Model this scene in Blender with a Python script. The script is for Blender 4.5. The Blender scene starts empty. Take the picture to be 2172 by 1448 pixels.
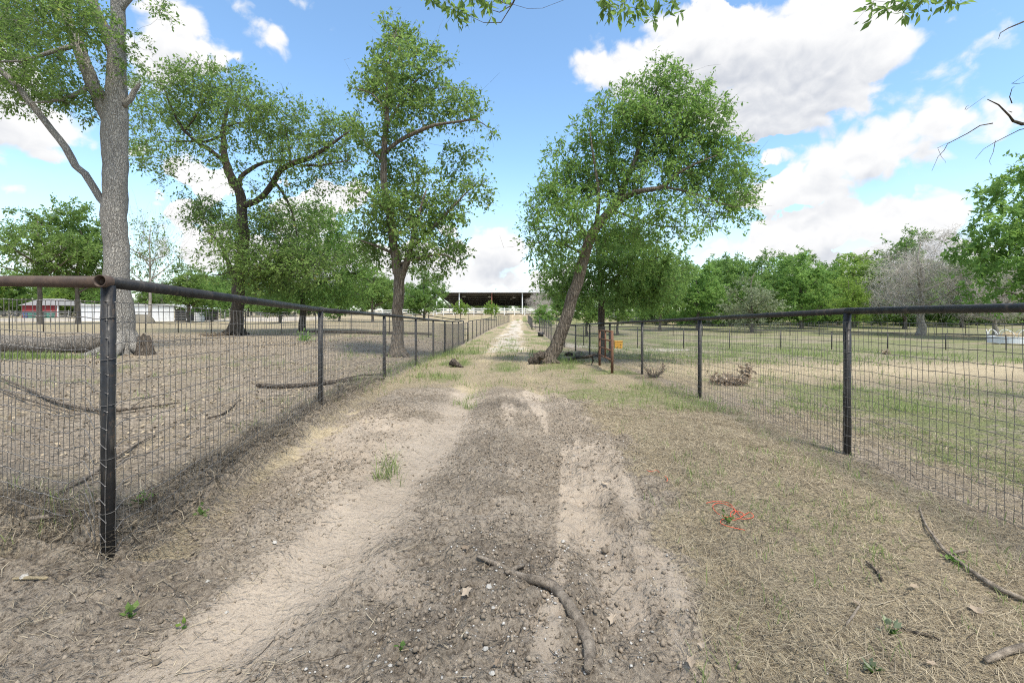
import bpy, math, random
import numpy as np
from mathutils import Vector

R = math.radians
rng = np.random.default_rng(7)
random.seed(7)
sc = bpy.context.scene
COL = sc.collection

# ------------------------------------------------------------------ camera
EYE, F, CX, HY = 1.28, 965.0, 1086.0, 665.0      # metres, pixels of the 2172 px photograph
cam = bpy.data.cameras.new('camera')
cam.sensor_width = 36.0
cam.lens = 36.0 * F / 2172.0
cam.shift_y = -(724.0 - HY) / 2172.0
cam.clip_start = 0.05
cam.clip_end = 6000
camo = bpy.data.objects.new('camera', cam)
COL.objects.link(camo)
camo.location = (0, 0, EYE)
camo.rotation_euler = (R(90), 0, 0)
sc.camera = camo

# ------------------------------------------------------------------ world, sun, exposure
SUN_EL, SUN_AZ = 62.0, 150.0        # azimuth from +Y towards +X: behind the camera, to the right
sc.view_settings.view_transform = 'Standard'
sc.view_settings.look = 'None'
sc.view_settings.exposure = 1.2
sc.view_settings.gamma = 1.0
sc.render.engine = 'CYCLES'
sc.cycles.use_denoising = False
sc.cycles.max_bounces = 5
sc.cycles.diffuse_bounces = 3
sc.cycles.transmission_bounces = 3
sc.cycles.glossy_bounces = 2
sc.cycles.pixel_filter_type = 'BLACKMAN_HARRIS'
sc.cycles.filter_width = 1.1
sc.cycles.transparent_max_bounces = 8

world = bpy.data.worlds.new('World')
sc.world = world
world.use_nodes = True
world.cycles.sampling_method = 'MANUAL'
world.cycles.sample_map_resolution = 512
nt = world.node_tree
nt.nodes.clear()


class NT:
    """tiny helper to write node graphs"""
    def __init__(s, tree):
        s.t = tree

    def n(s, typ, **kw):
        nd = s.t.nodes.new(typ)
        for k, v in kw.items():
            setattr(nd, k, v)
        return nd

    def put(s, sock, v):
        if hasattr(v, 'is_output'):
            s.t.links.new(v, sock)
        else:
            sock.default_value = v

    def m(s, op, a, b=None, c=None, clamp=False):
        nd = s.n('ShaderNodeMath', operation=op, use_clamp=clamp)
        s.put(nd.inputs[0], a)
        if b is not None: s.put(nd.inputs[1], b)
        if c is not None: s.put(nd.inputs[2], c)
        return nd.outputs[0]

    def v(s, op, a, b=None, c=None):
        nd = s.n('ShaderNodeVectorMath', operation=op)
        s.put(nd.inputs[0], a)
        if b is not None: s.put(nd.inputs[1], b)
        if c is not None: s.put(nd.inputs[2], c)
        return nd.outputs['Value'] if op in ('LENGTH', 'DOT_PRODUCT', 'DISTANCE') else nd.outputs[0]

    def ramp(s, x, a, b, lo=0.0, hi=1.0, smooth=True):
        nd = s.n('ShaderNodeMapRange', interpolation_type='SMOOTHSTEP' if smooth else 'LINEAR')
        s.put(nd.inputs[0], x)
        for i, q in enumerate((a, b, lo, hi)):
            s.put(nd.inputs[1 + i], q)
        return nd.outputs[0]

    def noise(s, vec, scale, detail=4.0, rough=0.55, dist=0.0, dim='3D'):
        nd = s.n('ShaderNodeTexNoise', noise_dimensions=dim)
        if vec is not None: s.put(nd.inputs['Vector'], vec)
        nd.inputs['Scale'].default_value = scale
        nd.inputs['Detail'].default_value = detail
        nd.inputs['Roughness'].default_value = rough
        nd.inputs['Distortion'].default_value = dist
        return nd.outputs[0]

    def mix(s, f, a, b):
        nd = s.n('ShaderNodeMix', data_type='RGBA')
        s.put(nd.inputs[0], f)
        s.put(nd.inputs[6], a if hasattr(a, 'is_output') else (*a, 1.0))
        s.put(nd.inputs[7], b if hasattr(b, 'is_output') else (*b, 1.0))
        return nd.outputs[2]

    def link(s, a, b):
        s.t.links.new(a, b)


def build_world():
    g = NT(nt)
    tc = g.n('ShaderNodeTexCoord')
    d = g.v('NORMALIZE', tc.outputs['Generated'])
    sep = g.n('ShaderNodeSeparateXYZ')
    g.link(d, sep.inputs[0])
    az = g.m('ARCTAN2', sep.outputs[0], sep.outputs[1])
    el = g.m('ARCSINE', sep.outputs[2])
    comb = g.n('ShaderNodeCombineXYZ')
    g.link(az, comb.inputs[0]); g.link(el, comb.inputs[1])
    p = comb.outputs[0]
    # clouds: centres and half sizes as directions (read off as photo pixels)
    C = [(1520, 120, 300, 75), (1690, 130, 230, 140), (1640, 225, 190, 55), (1300, 145, 140, 45), (1450, 80, 120, 60),
         (1890, 80, 160, 50), (2010, 45, 80, 24), (1990, 148, 62, 38), (1800, 40, 150, 50),
         (1850, 325, 160, 70), (1955, 255, 90, 88), (1740, 340, 95, 68), (2080, 250, 110, 55), (1690, 395, 150, 48),
         (1960, 462, 185, 70), (1760, 485, 215, 58), (1610, 520, 160, 50), (1900, 565, 350, 60), (2150, 600, 200, 60),
         (1060, 530, 100, 62), (1000, 590, 130, 45), (1095, 475, 38, 22), (1160, 600, 120, 40),
         (385, 75, 105, 75), (330, 140, 110, 60), (460, 130, 40, 40), (60, 262, 190, 45), (90, 322, 58, 20), (-60, 180, 200, 120),
         (505, 15, 52, 36), (648, 8, 50, 26), (672, 42, 16, 12), (575, 92, 26, 34), (505, 125, 14, 18),
         (375, 462, 70, 48), (420, 520, 90, 60), (300, 480, 50, 40), (430, 375, 60, 45), (735, 425, 90, 50), (650, 470, 90, 60),
         (60, 450, 90, 25), (20, 400, 40, 14), (100, 540, 190, 60), (700, 560, 300, 60), (2168, 62, 50, 26), (1640, 335, 40, 30)]
    def field(shift, big=False):
        q = g.v('ADD', p, (0.0, shift, 0.0)) if shift else p
        cur = None
        for (x, y, rx, ry) in C:
            if big and rx * ry < 6000: continue
            u, w = (x - CX) / F, (HY - y) / F
            a = math.atan(u); ca = math.cos(a); e = math.atan(w * ca)
            ra = rx / F * ca * ca * 1.08; re = ry / F * ca * 1.08
            k = min(1.5, max(.30, math.sqrt(ra * re) / .085))
            l = g.v('LENGTH', g.v('MULTIPLY_ADD', q, (1 / ra, 1 / re, 0), (-a / ra, -e / re, 0)))
            l = g.m('MULTIPLY_ADD', l, -k, k)
            cur = l if cur is None else g.m('SMOOTH_MAX', cur, l, 0.22)
        return cur
    f0 = field(0.0)
    f1 = field(0.05, True)
    # elsewhere in the sky the same kind of scattered cumulus, from noise
    side = g.ramp(g.m('ABSOLUTE', az), 0.86, 1.02)
    high = g.ramp(el, 0.62, 0.78)
    out = g.m('MAXIMUM', side, high)
    big = g.noise(g.v('MULTIPLY', d, (1.0, 1.0, 1.7)), 2.6, 2.0, 0.5)
    gen = g.m('MULTIPLY', g.m('SUBTRACT', big, 0.50), 5.0)
    f0 = g.m('ADD', g.m('MULTIPLY', f0, g.m('SUBTRACT', 1.0, out)), g.m('MULTIPLY', gen, out))
    f0 = g.m('MAXIMUM', g.m('MINIMUM', f0, 1.1), -1.2)
    wn = g.n('ShaderNodeTexNoise'); wn.inputs['Scale'].default_value = 11.0; wn.inputs['Detail'].default_value = 4.0
    g.link(d, wn.inputs['Vector'])
    dw = g.v('MULTIPLY_ADD', g.v('SUBTRACT', wn.outputs['Color'], (.5, .5, .5)), (.06, .06, .06), g.v('MULTIPLY', d, (1.0, 1.0, 1.2)))
    def puff(vec, lv=((20.0, .75), (45.0, .36))):
        n = g.m('MULTIPLY', g.m('SUBTRACT', g.noise(vec, 8.5, 6.0, 0.60), 0.5), 2.7)
        for scl, amp in lv:
            vo = g.n('ShaderNodeTexVoronoi', feature='F1'); vo.inputs['Scale'].default_value = scl
            g.link(vec, vo.inputs['Vector'])
            n = g.m('ADD', n, g.m('MULTIPLY', g.m('SUBTRACT', .45, vo.outputs['Distance']), amp))
        return n
    n1 = puff(dw)
    n2 = puff(g.v('ADD', dw, (0.0, 0.0, 0.016)))
    dens = g.m('MULTIPLY_ADD', f0, 1.35, n1)
    soft = g.ramp(g.noise(d, 5.0, 2.0, 0.5), 0.40, 0.60, 0.12, 0.60)
    mask = g.ramp(dens, 0.02, g.m('ADD', soft, .02))
    # haze low in the sky, thin veil
    veil = g.ramp(el, 0.0, 0.34, 0.45, 0.0)
    mask = g.m('MAXIMUM', mask, veil)
    relief = g.m('MULTIPLY', g.m('SUBTRACT', n1, n2), .22)
    base = g.ramp(g.m('ADD', f1, g.m('MULTIPLY', n1, .45)), .0, 1.1, 0.0, 0.25)
    sh = g.m('SUBTRACT', g.m('ADD', 0.97, relief), base)
    ccol = g.mix(g.ramp(sh, 0.50, 1.0), (0.56, 0.60, 0.68), (1.0, 1.0, 1.0))
    sky = g.n('ShaderNodeTexSky', sky_type='NISHITA')
    sky.sun_disc = False
    sky.sun_elevation = R(SUN_EL)
    sky.sun_rotation = R(SUN_AZ)
    sky.altitude = 200
    sky.air_density = 1.0; sky.dust_density = 0.6; sky.ozone_density = 1.5
    hs = g.n('ShaderNodeHueSaturation')
    hs.inputs['Saturation'].default_value = 1.02
    g.link(sky.outputs[0], hs.inputs['Color'])
    b1 = g.n('ShaderNodeBackground'); b1.inputs[1].default_value = 0.13
    g.link(g.v('MULTIPLY', hs.outputs[0], (.90, 1.01, 1.0)), b1.inputs[0])
    b2 = g.n('ShaderNodeBackground')
    g.link(ccol, b2.inputs[0]); b2.inputs[1].default_value = 0.45
    mx = g.n('ShaderNodeMixShader')
    g.link(mask, mx.inputs[0]); g.link(b1.outputs[0], mx.inputs[1]); g.link(b2.outputs[0], mx.inputs[2])
    o = g.n('ShaderNodeOutputWorld')
    g.link(mx.outputs[0], o.inputs[0])


build_world()
sl = bpy.data.lights.new('sun', 'SUN')
sl.energy = 2.5
sl.angle = R(12)
sl.color = (1.0, 0.93, 0.81)
so = bpy.data.objects.new('sun', sl)
COL.objects.link(so)
_sd = Vector((math.sin(R(SUN_AZ)) * math.cos(R(SUN_EL)), math.cos(R(SUN_AZ)) * math.cos(R(SUN_EL)), math.sin(R(SUN_EL))))
so.rotation_euler = (-_sd).to_track_quat('-Z', 'Y').to_euler()
so.location = (0, 0, 40)


# ------------------------------------------------------------------ helpers
def mesh_np(name, V, quads=None, tris=None, mat=None, smooth=False, attrs=None, fmat=None):
    V = np.asarray(V, np.float32).reshape(-1, 3)
    q = np.zeros((0, 4), np.int32) if quads is None or len(quads) == 0 else np.asarray(quads, np.int32).reshape(-1, 4)
    t = np.zeros((0, 3), np.int32) if tris is None or len(tris) == 0 else np.asarray(tris, np.int32).reshape(-1, 3)
    me = bpy.data.meshes.new(name)
    me.vertices.add(len(V))
    me.vertices.foreach_set('co', V.ravel())
    nl = q.size + t.size
    me.loops.add(nl)
    me.loops.foreach_set('vertex_index', np.concatenate([q.ravel(), t.ravel()]))
    npol = len(q) + len(t)
    me.polygons.add(npol)
    st = np.concatenate([np.arange(len(q)) * 4, q.size + np.arange(len(t)) * 3]).astype(np.int32)
    me.polygons.foreach_set('loop_start', st)
    me.polygons.foreach_set('use_smooth', np.full(npol, smooth, bool))
    for k, a in (attrs or {}).items():
        a = np.asarray(a, np.float32)
        if a.ndim == 1:
            at = me.attributes.new(k, 'FLOAT', 'POINT'); at.data.foreach_set('value', a)
        else:
            at = me.attributes.new(k, 'FLOAT_COLOR', 'POINT'); at.data.foreach_set('color', a.ravel())
    me.update(calc_edges=True)
    if mat is not None:
        for m_ in (mat if isinstance(mat, (list, tuple)) else [mat]):
            me.materials.append(m_)
    if fmat is not None:
        me.polygons.foreach_set('material_index', np.asarray(fmat, np.int32))
    return me


def link(name, me, parent=None, loc=None):
    o = bpy.data.objects.new(name, me)
    COL.objects.link(o)
    if parent is not None: o.parent = parent
    if loc is not None: o.location = loc
    return o


def tag(o, label=None, cat=None, group=None, kind=None):
    if label: o['label'] = label
    if cat: o['category'] = cat
    if group: o['group'] = group
    if kind: o['kind'] = kind
    return o


def thing(name, loc, label, cat, group=None, rz=0.0):
    o = bpy.data.objects.new(name, None)
    COL.objects.link(o)
    o.location = loc
    o.rotation_euler = (0, 0, rz)
    o.empty_display_size = 0.2
    return tag(o, label, cat, group)


class MB:
    """collects geometry for one mesh"""
    def __init__(s):
        s.V = []; s.Q = []; s.T = []; s.n = 0

    def add(s, V, Q=None, T=None):
        V = np.asarray(V, np.float64).reshape(-1, 3)
        s.V.append(V)
        if Q is not None and len(Q): s.Q.append(np.asarray(Q, np.int64) + s.n)
        if T is not None and len(T): s.T.append(np.asarray(T, np.int64) + s.n)
        s.n += len(V)
        return s

    def box(s, c, d, rz=0.0):
        x, y, z = np.array(d) / 2
        v = np.array([[-x, -y, -z], [x, -y, -z], [x, y, -z], [-x, y, -z], [-x, -y, z], [x, -y, z], [x, y, z], [-x, y, z]])
        if rz:
            c_, s_ = math.cos(rz), math.sin(rz)
            v = v @ np.array([[c_, s_, 0], [-s_, c_, 0], [0, 0, 1]])
        return s.add(v + np.array(c), [[0, 3, 2, 1], [4, 5, 6, 7], [0, 1, 5, 4], [1, 2, 6, 5], [2, 3, 7, 6], [3, 0, 4, 7]])

    def hexa(s, pts):
        """8 corners: bottom 4 then top 4"""
        return s.add(pts, [[0, 3, 2, 1], [4, 5, 6, 7], [0, 1, 5, 4], [1, 2, 6, 5], [2, 3, 7, 6], [3, 0, 4, 7]])

    def tube(s, P, r, sides=10, cap=True, wob=0.0, seed=0):
        P = np.asarray(P, float); n = len(P)
        r = np.full(n, r, float) if np.isscalar(r) else np.asarray(r, float)
        T = np.gradient(P, axis=0); T /= np.linalg.norm(T, axis=1)[:, None] + 1e-12
        up = np.array([0, 0, 1.0]) if abs(T[0, 2]) < 0.9 else np.array([1.0, 0, 0])
        a = np.cross(T[0], up); a /= np.linalg.norm(a)
        A = np.zeros((n, 3)); A[0] = a
        for i in range(1, n):
            a = a - T[i] * np.dot(a, T[i]); a /= np.linalg.norm(a) + 1e-12; A[i] = a
        B = np.cross(T, A)
        th = np.arange(sides) * 2 * math.pi / sides
        rr = np.repeat(r[:, None], sides, 1)
        if wob:
            g_ = np.random.default_rng(seed)
            w = g_.normal(0, 1, (n, sides)); w = (w + np.roll(w, 1, 0) * .7 + np.roll(w, 1, 1) * .3) / 1.6
            rr = rr * (1 + wob * w)
        V = P[:, None, :] + rr[..., None] * (np.cos(th)[None, :, None] * A[:, None, :] + np.sin(th)[None, :, None] * B[:, None, :])
        i = np.arange(n - 1)[:, None] * sides; j = np.arange(sides)[None, :]; j2 = (j + 1) % sides
        Q = np.stack([i + j, i + j2, i + sides + j2, i + sides + j], -1).reshape(-1, 4)
        V = V.reshape(-1, 3)
        Tt = []
        if cap:
            V = np.vstack([V, P[0], P[-1]])
            b0, b1 = n * sides, n * sides + 1
            for k in range(sides):
                k2 = (k + 1) % sides
                Tt.append([b0, k2, k]); Tt.append([b1, (n - 1) * sides + k, (n - 1) * sides + k2])
        return s.add(V, Q, Tt)

    def segs(s, P0, P1, r0, r1, k=4):
        """many independent tapered prisms"""
        P0 = np.asarray(P0, float).reshape(-1, 3); P1 = np.asarray(P1, float).reshape(-1, 3); n = len(P0)
        if n == 0: return s
        r0 = np.broadcast_to(np.asarray(r0, float), (n,)); r1 = np.broadcast_to(np.asarray(r1, float), (n,))
        T = P1 - P0; T = T / (np.linalg.norm(T, axis=1)[:, None] + 1e-12)
        up = np.where(np.abs(T[:, 2:3]) < 0.9, np.array([[0, 0, 1.0]]), np.array([[1.0, 0, 0]]))
        A = np.cross(T, up); A /= np.linalg.norm(A, axis=1)[:, None] + 1e-12
        B = np.cross(T, A)
        th = np.arange(k) * 2 * math.pi / k
        D = np.cos(th)[None, :, None] * A[:, None, :] + np.sin(th)[None, :, None] * B[:, None, :]
        V = np.concatenate([P0[:, None, :] + r0[:, None, None] * D, P1[:, None, :] + r1[:, None, None] * D], 1).reshape(-1, 3)
        b = np.arange(n)[:, None] * 2 * k; j = np.arange(k)[None, :]; j2 = (j + 1) % k
        Q = np.stack([b + j, b + j2, b + k + j2, b + k + j], -1).reshape(-1, 4)
        return s.add(V, Q)

    def arrays(s):
        V = np.concatenate(s.V) if s.V else np.zeros((0, 3))
        Q = np.concatenate(s.Q) if s.Q else None
        T = np.concatenate(s.T) if s.T else None
        return V, Q, T

    def mesh(s, name, mat, smooth=False, off=None, attrs=None):
        V, Q, T = s.arrays()
        if off is not None: V = V - np.array(off)
        return mesh_np(name, V, Q, T, mat, smooth, attrs)

    def build(s, name, mat, parent=None, smooth=False, off=None, attrs=None):
        return link(name, s.mesh(name, mat, smooth, off, attrs), parent)


def _hash(ix, iy, seed):
    n = (ix.astype(np.int64) * 374761393 + iy.astype(np.int64) * 668265263 + seed * 1442695041) & 0xffffffff
    n = ((n ^ (n >> 13)) * 1274126177) & 0xffffffff
    n = (n ^ (n >> 16)) & 0xffffffff
    return n / 4294967295.0


def vnoise(x, y, f, seed=0):
    x = np.asarray(x, float) * f; y = np.asarray(y, float) * f
    ix = np.floor(x); iy = np.floor(y); fx = x - ix; fy = y - iy
    fx = fx * fx * (3 - 2 * fx); fy = fy * fy * (3 - 2 * fy)
    a = _hash(ix, iy, seed); b = _hash(ix + 1, iy, seed); c = _hash(ix, iy + 1, seed); d = _hash(ix + 1, iy + 1, seed)
    return (a * (1 - fx) + b * fx) * (1 - fy) + (c * (1 - fx) + d * fx) * fy - 0.5


def fbm(x, y, f, oct=4, seed=0, g=0.5):
    s = 0; a = 1.0
    for i in range(oct):
        s = s + a * vnoise(x, y, f * 2 ** i, seed + i * 17); a *= g
    return s


def sstep(x, a, b):
    t = np.clip((np.asarray(x, float) - a) / (b - a), 0, 1)
    return t * t * (3 - 2 * t)


# ------------------------------------------------------------------ terrain
_Y = [-30, 2.3, 5.5, 9, 12, 15, 21, 28, 37, 50, 65, 78, 84, 90, 120, 200, 500, 3000]
_XC = [-70, -30, -8, -3.2, 0, 3.4, 8, 20, 70]
_Z = {
    -70: [0, 0, .05, .05, .05, .05, .05, .05, .05, .05, .05, .1, .15, .2, .4, 1.5, 4, 20],
    -30: [0, 0, .05, .05, .05, .03, 0, 0, 0, .0, .05, .15, .3, .7, 1.0, 2, 4, 20],
    -8: [.06, .06, .1, .03, .0, -.03, -.1, -.15, -.15, -.1, 0, .1, .3, 1.1, 1.3, 2, 4, 20],
    -3.2: [.08, .08, .10, -.02, -.1, -.19, -.45, -.57, -.58, -.55, -.35, -.15, .2, 1.1, 1.3, 2, 4, 20],
    0: [0, 0, .01, -.08, -.15, -.23, -.47, -.58, -.6, -.56, -.35, -.15, .2, 1.1, 1.3, 2, 4, 20],
    3.4: [0, 0, -.03, -.15, -.22, -.32, -.5, -.65, -.68, -.62, -.4, -.2, .2, 1.1, 1.3, 2, 4, 20],
    8: [0, 0, -.04, -.16, -.27, -.4, -.68, -.9, -1.0, -1.05, -.8, -.4, .0, .9, 1.2, 2, 4, 20],
    20: [0, 0, -.04, -.16, -.27, -.42, -.7, -.92, -1.05, -1.12, -.95, -.6, -.3, .3, .9, 2, 4, 20],
    70: [0, 0, -.04, -.16, -.27, -.42, -.7, -.92, -1.05, -1.12, -.95, -.7, -.5, -.2, .6, 2, 4, 20]}
_XL = [[-30, 1.2, 2.3, 3.2, 4.7, 6.7, 9, 20, 35, 60, 80], [-1.3, -1.15, -.95, -.8, -.63, -.62, -.8, -.9, -1.0, -.4, .2]]
_XR = [[-30, 1.2, 2.0, 3.4, 6.7, 9, 20, 35, 60, 80], [.75, .62, .52, .42, .44, .45, .5, .6, 1.1, 1.6]]
_XF = [[-30, 1.95, 2.3, 5.5, 8.7, 11.9, 18, 28, 50, 80], [-9, -9, -2.03, -2.31, -2.44, -2.52, -2.72, -2.98, -2.6, -.5]]


def xl(y): return np.interp(y, *_XL)
def xr(y): return np.interp(y, *_XR)
def xfl(y): return np.interp(y, *_XF)
def xfr(y): return np.interp(y, [0, 4, 12, 30, 80], [3.05, 3.1, 3.24, 2.9, 2.8])


def macro(x, y):
    x = np.asarray(x, float); y = np.asarray(y, float)
    cols = [np.interp(y, _Y, _Z[c]) for c in _XC]
    out = np.zeros(np.broadcast(x, y).shape) + cols[0]
    for i in range(len(_XC) - 1):
        t = sstep(x, _XC[i], _XC[i + 1])
        out = out + t * (cols[i + 1] - cols[i])
    return out


def HT(x, y, fine=True):
    """height of the ground"""
    x = np.asarray(x, float); y = np.asarray(y, float)
    z = macro(x, y)
    near = 1 - sstep(y, 9, 16)
    d = x - xfl(y)
    z = z - 0.05 * near * np.exp(-((d - .28) / .2) ** 2) + (0.10 * (1 - sstep(y, 6, 10)) + .02 * near) * np.exp(-((d + .07) / .12) ** 2) * (1 + 1.3 * vnoise(x, y, 3.0, 5)) * sstep(y, 2.2, 2.4)
    e = (x + 2.03) * .285 + (y - 2.3) * .958
    z = z + .12 * np.exp(-((e - .05) / .12) ** 2) * sstep(-x, 2.0, 2.15) * (1 + 1.2 * vnoise(x, y, 4.0, 6)) + .05 * sstep(e, -.05, .08) * sstep(-x, 2.0, 2.15) * near
    lane = sstep(d, 0.1, 0.6) * (1 - sstep(x, .9, 1.6))
    z = z - 0.05 * near * (np.exp(-((x - xl(y)) / .17) ** 2) + 0.8 * np.exp(-((x - xr(y)) / .15) ** 2))
    z = z + 0.03 * near * np.exp(-((x - (xl(y) + xr(y)) / 2) / .22) ** 2)
    if fine:
        z = z + 0.05 * fbm(x, y, .5, 3, 3)
        sm = np.exp(-((x - xl(y) + .1) / .28) ** 2) * near          # smooth packed sand
        k = (1 - .75 * sm)
        z = z + k * (0.030 * fbm(x, y, 3.1, 2, 11))
        nz = 1 - sstep(y, 5, 10)
        z = z + .045 * lane * near * fbm((x - xl(y)) * 5.0, y * .55, 1.0, 2, 307) - .02 * lane * near * np.abs(vnoise((x - xl(y)) * 2.2, y * 7.0, 1.0, 311)) * np.exp(-((x - xr(y)) / .22) ** 2)
        cl = np.abs(vnoise(x, y, 11.0, 23)) + .6 * np.abs(vnoise(x, y, 23.0, 29))
        z = z + nz * k * (0.055 * lane + 0.022) * (cl - .2) + nz * lane * k * .035 * np.abs(vnoise(x, y, 6.0, 37)) + nz * lane * k * .022 * np.abs(vnoise(x, y, 17.0, 43))
    return z


def H1(x, y): return float(HT(np.array([x]), np.array([y]))[0])


def G(px, py):
    """photo pixel -> point on the ground"""
    Y = EYE * F / (py - HY)
    for _ in range(30):
        X = (px - CX) / F * Y
        Yn = (EYE - float(HT(np.array([X]), np.array([Y]))[0])) * F / (py - HY)
        Y = .5 * Y + .5 * Yn
    X = (px - CX) / F * Y
    return np.array([X, Y, H1(X, Y)])


def P(px, py, Y):
    """photo pixel at a known distance -> point"""
    return np.array([(px - CX) / F * Y, Y, EYE + (HY - py) / F * Y])


# zones ---------------------------------------------------------------------
def zones(x, y):
    """pale sand, green, straw, white gravel; 0..1 each"""
    x = np.asarray(x, float); y = np.asarray(y, float)
    n1 = fbm(x, y, .7, 4, 101); n2 = fbm(x, y, 2.2, 3, 131); n3 = fbm(x, y, .25, 3, 151)
    d = x - xfl(y)
    inl = sstep(d, -.02, .25) * (1 - sstep(x - xfr(y), -.2, .1))
    edge = np.interp(y, [0, 1.6, 2.35, 3.7, 4.7, 7.5, 9.1, 12], [1.0, .72, .78, .98, .98, .82, .7, .4])
    dirt = (1 - sstep(x + .35 * n2 - edge, -.12, .3)) * inl * (1 - sstep(y + 2.5 * n1, 6.2, 9.0))
    ruts = np.exp(-((x - xl(y)) / .3) ** 2) + np.exp(-((x - xr(y)) / .28) ** 2)
    far = sstep(y, 8.5, 12)
    pale = dirt * (np.exp(-((x - xl(y) + .10) / .25) ** 2) * (1.15 + .5 * n2)
                   + .95 * np.exp(-((x - xr(y)) / .12) ** 2) * sstep(n1 + .12 * np.sin(y * 2.6 + 1), -.16, .02)
                   + .6 * np.exp(-((x - .85) / .22) ** 2) * np.exp(-((y - 2.3) / .7) ** 2)
                   + .8 * np.exp(-((x - .38) / .3) ** 2) * np.exp(-((y - 7.2) / .9) ** 2)
                   + .55 * sstep(n1, -.05, .25) * (1 - sstep(x, -.7, -.2)) + .3 * sstep(n2 + .6 * n1, .06, .35))
    pale = pale + inl * sstep(y, 6, 8.5) * .95 * np.clip(np.exp(-((x - xl(y)) / .34) ** 2) + np.exp(-((x - xr(y)) / .34) ** 2), 0, 1) * (.35 + .65 * sstep(fbm(x, y, .45, 2, 171), -.2, .15)) * .8
    white = inl * sstep(y + 4 * n1, 15, 24) * np.exp(-((x - (xl(y) + xr(y)) / 2) / 1.15) ** 2) * (.68 + 1.2 * n2) * (1 - sstep(y, 80, 84))
    streak = fbm((x - xl(y)) * 5.0, y * .55, 1.0, 3, 307)
    pale = pale + dirt * .75 * sstep(streak, .08, .34) * sstep(x, -1.2, -.4)
    right = sstep(x - xfr(y), -.1, .3)
    left = 1 - sstep(d, -.2, .05)
    # inside the lane
    strip = inl * (1 - dirt)
    green = strip * ((.22 + .5 * sstep(n1, -.05, .3)) * (.55 + .45 * sstep(y, 5, 8)) + .25 * sstep(y, 10, 16) * sstep(n1, -.2, .15)) * (1 - .8 * np.clip(ruts, 0, 1) * far)
    straw = strip * (.8 - .2 * n1)
    straw = straw + inl * .55 * np.exp(-((d - .15) / .35) ** 2) + .25 * dirt * sstep(n2, .05, .3) * (1 - sstep(x, -.9, -.5))
    # right paddock
    yel = np.exp(-((y - 12.5 - .05 * x) / 3.2) ** 2)  # band of dry yellow straw, its colour also lightened to look sunlit
    green = green + right * (.70 + .6 * n1) * (1 - .95 * yel) * sstep(x - xfr(y), .2, 1.0)
    straw = straw + right * (.5 + .75 * yel + .3 * n2)
    pale = pale + right * (.25 * sstep(y, 22, 40) * sstep(n3, -.1, .2) + .7 * yel)
    # beyond the dirt paddock on the left: pale dry pasture
    dpad = 1 - sstep(y + 1.5 * n1, 27, 33)
    green = green + left * (dpad * .45 * sstep(n1, .12, .35) + (1 - dpad) * (.40 + .4 * n1))
    green = green + left * .9 * np.exp(-((y - 13.0) / .6) ** 2) * np.exp(-((x + 14.6) / 1.8) ** 2)
    straw = straw + left * (dpad * (.30 + .5 * n2) + (1 - dpad) * .75)
    pale = pale + left * (.35 * dpad * sstep(n1, -.02, .25) + .35 * (1 - dpad) * sstep(n3, -.05, .2))
    white = white + (1 - sstep(x, -38, -30)) * sstep(y, 66, 72) * (1 - sstep(y, 92, 100)) * .6
    white = white + right * np.exp(-((y - 27) / 3.5) ** 2) * (1 - sstep(x, 8, 16)) * .8 * sstep(n1, -.2, .1)
    hill = sstep(y, 79, 83) * sstep(x, -32, -26) * (1 - sstep(y, 90, 92)) * (1 - sstep(x, 25, 32))
    straw = straw * (1 - .3 * hill) + hill * .6
    c = lambda a: np.clip(a, 0, 1)
    return c(pale), c(green), c(straw), c(white), c(dirt)


# ------------------------------------------------------------------ materials
def new_mat(name):
    m_ = bpy.data.materials.new(name)
    m_.use_nodes = True
    m_.node_tree.nodes.clear()
    g = NT(m_.node_tree)
    b = g.n('ShaderNodeBsdfPrincipled')
    o = g.n('ShaderNodeOutputMaterial')
    g.link(b.outputs[0], o.inputs[0])
    return m_, g, b, o


def bump(g, b, h, strength=.4, dist=.01):
    bp = g.n('ShaderNodeBump')
    bp.inputs['Strength'].default_value = strength
    bp.inputs['Distance'].default_value = dist
    g.link(h, bp.inputs['Height'])
    g.link(bp.outputs[0], b.inputs['Normal'])


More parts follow.
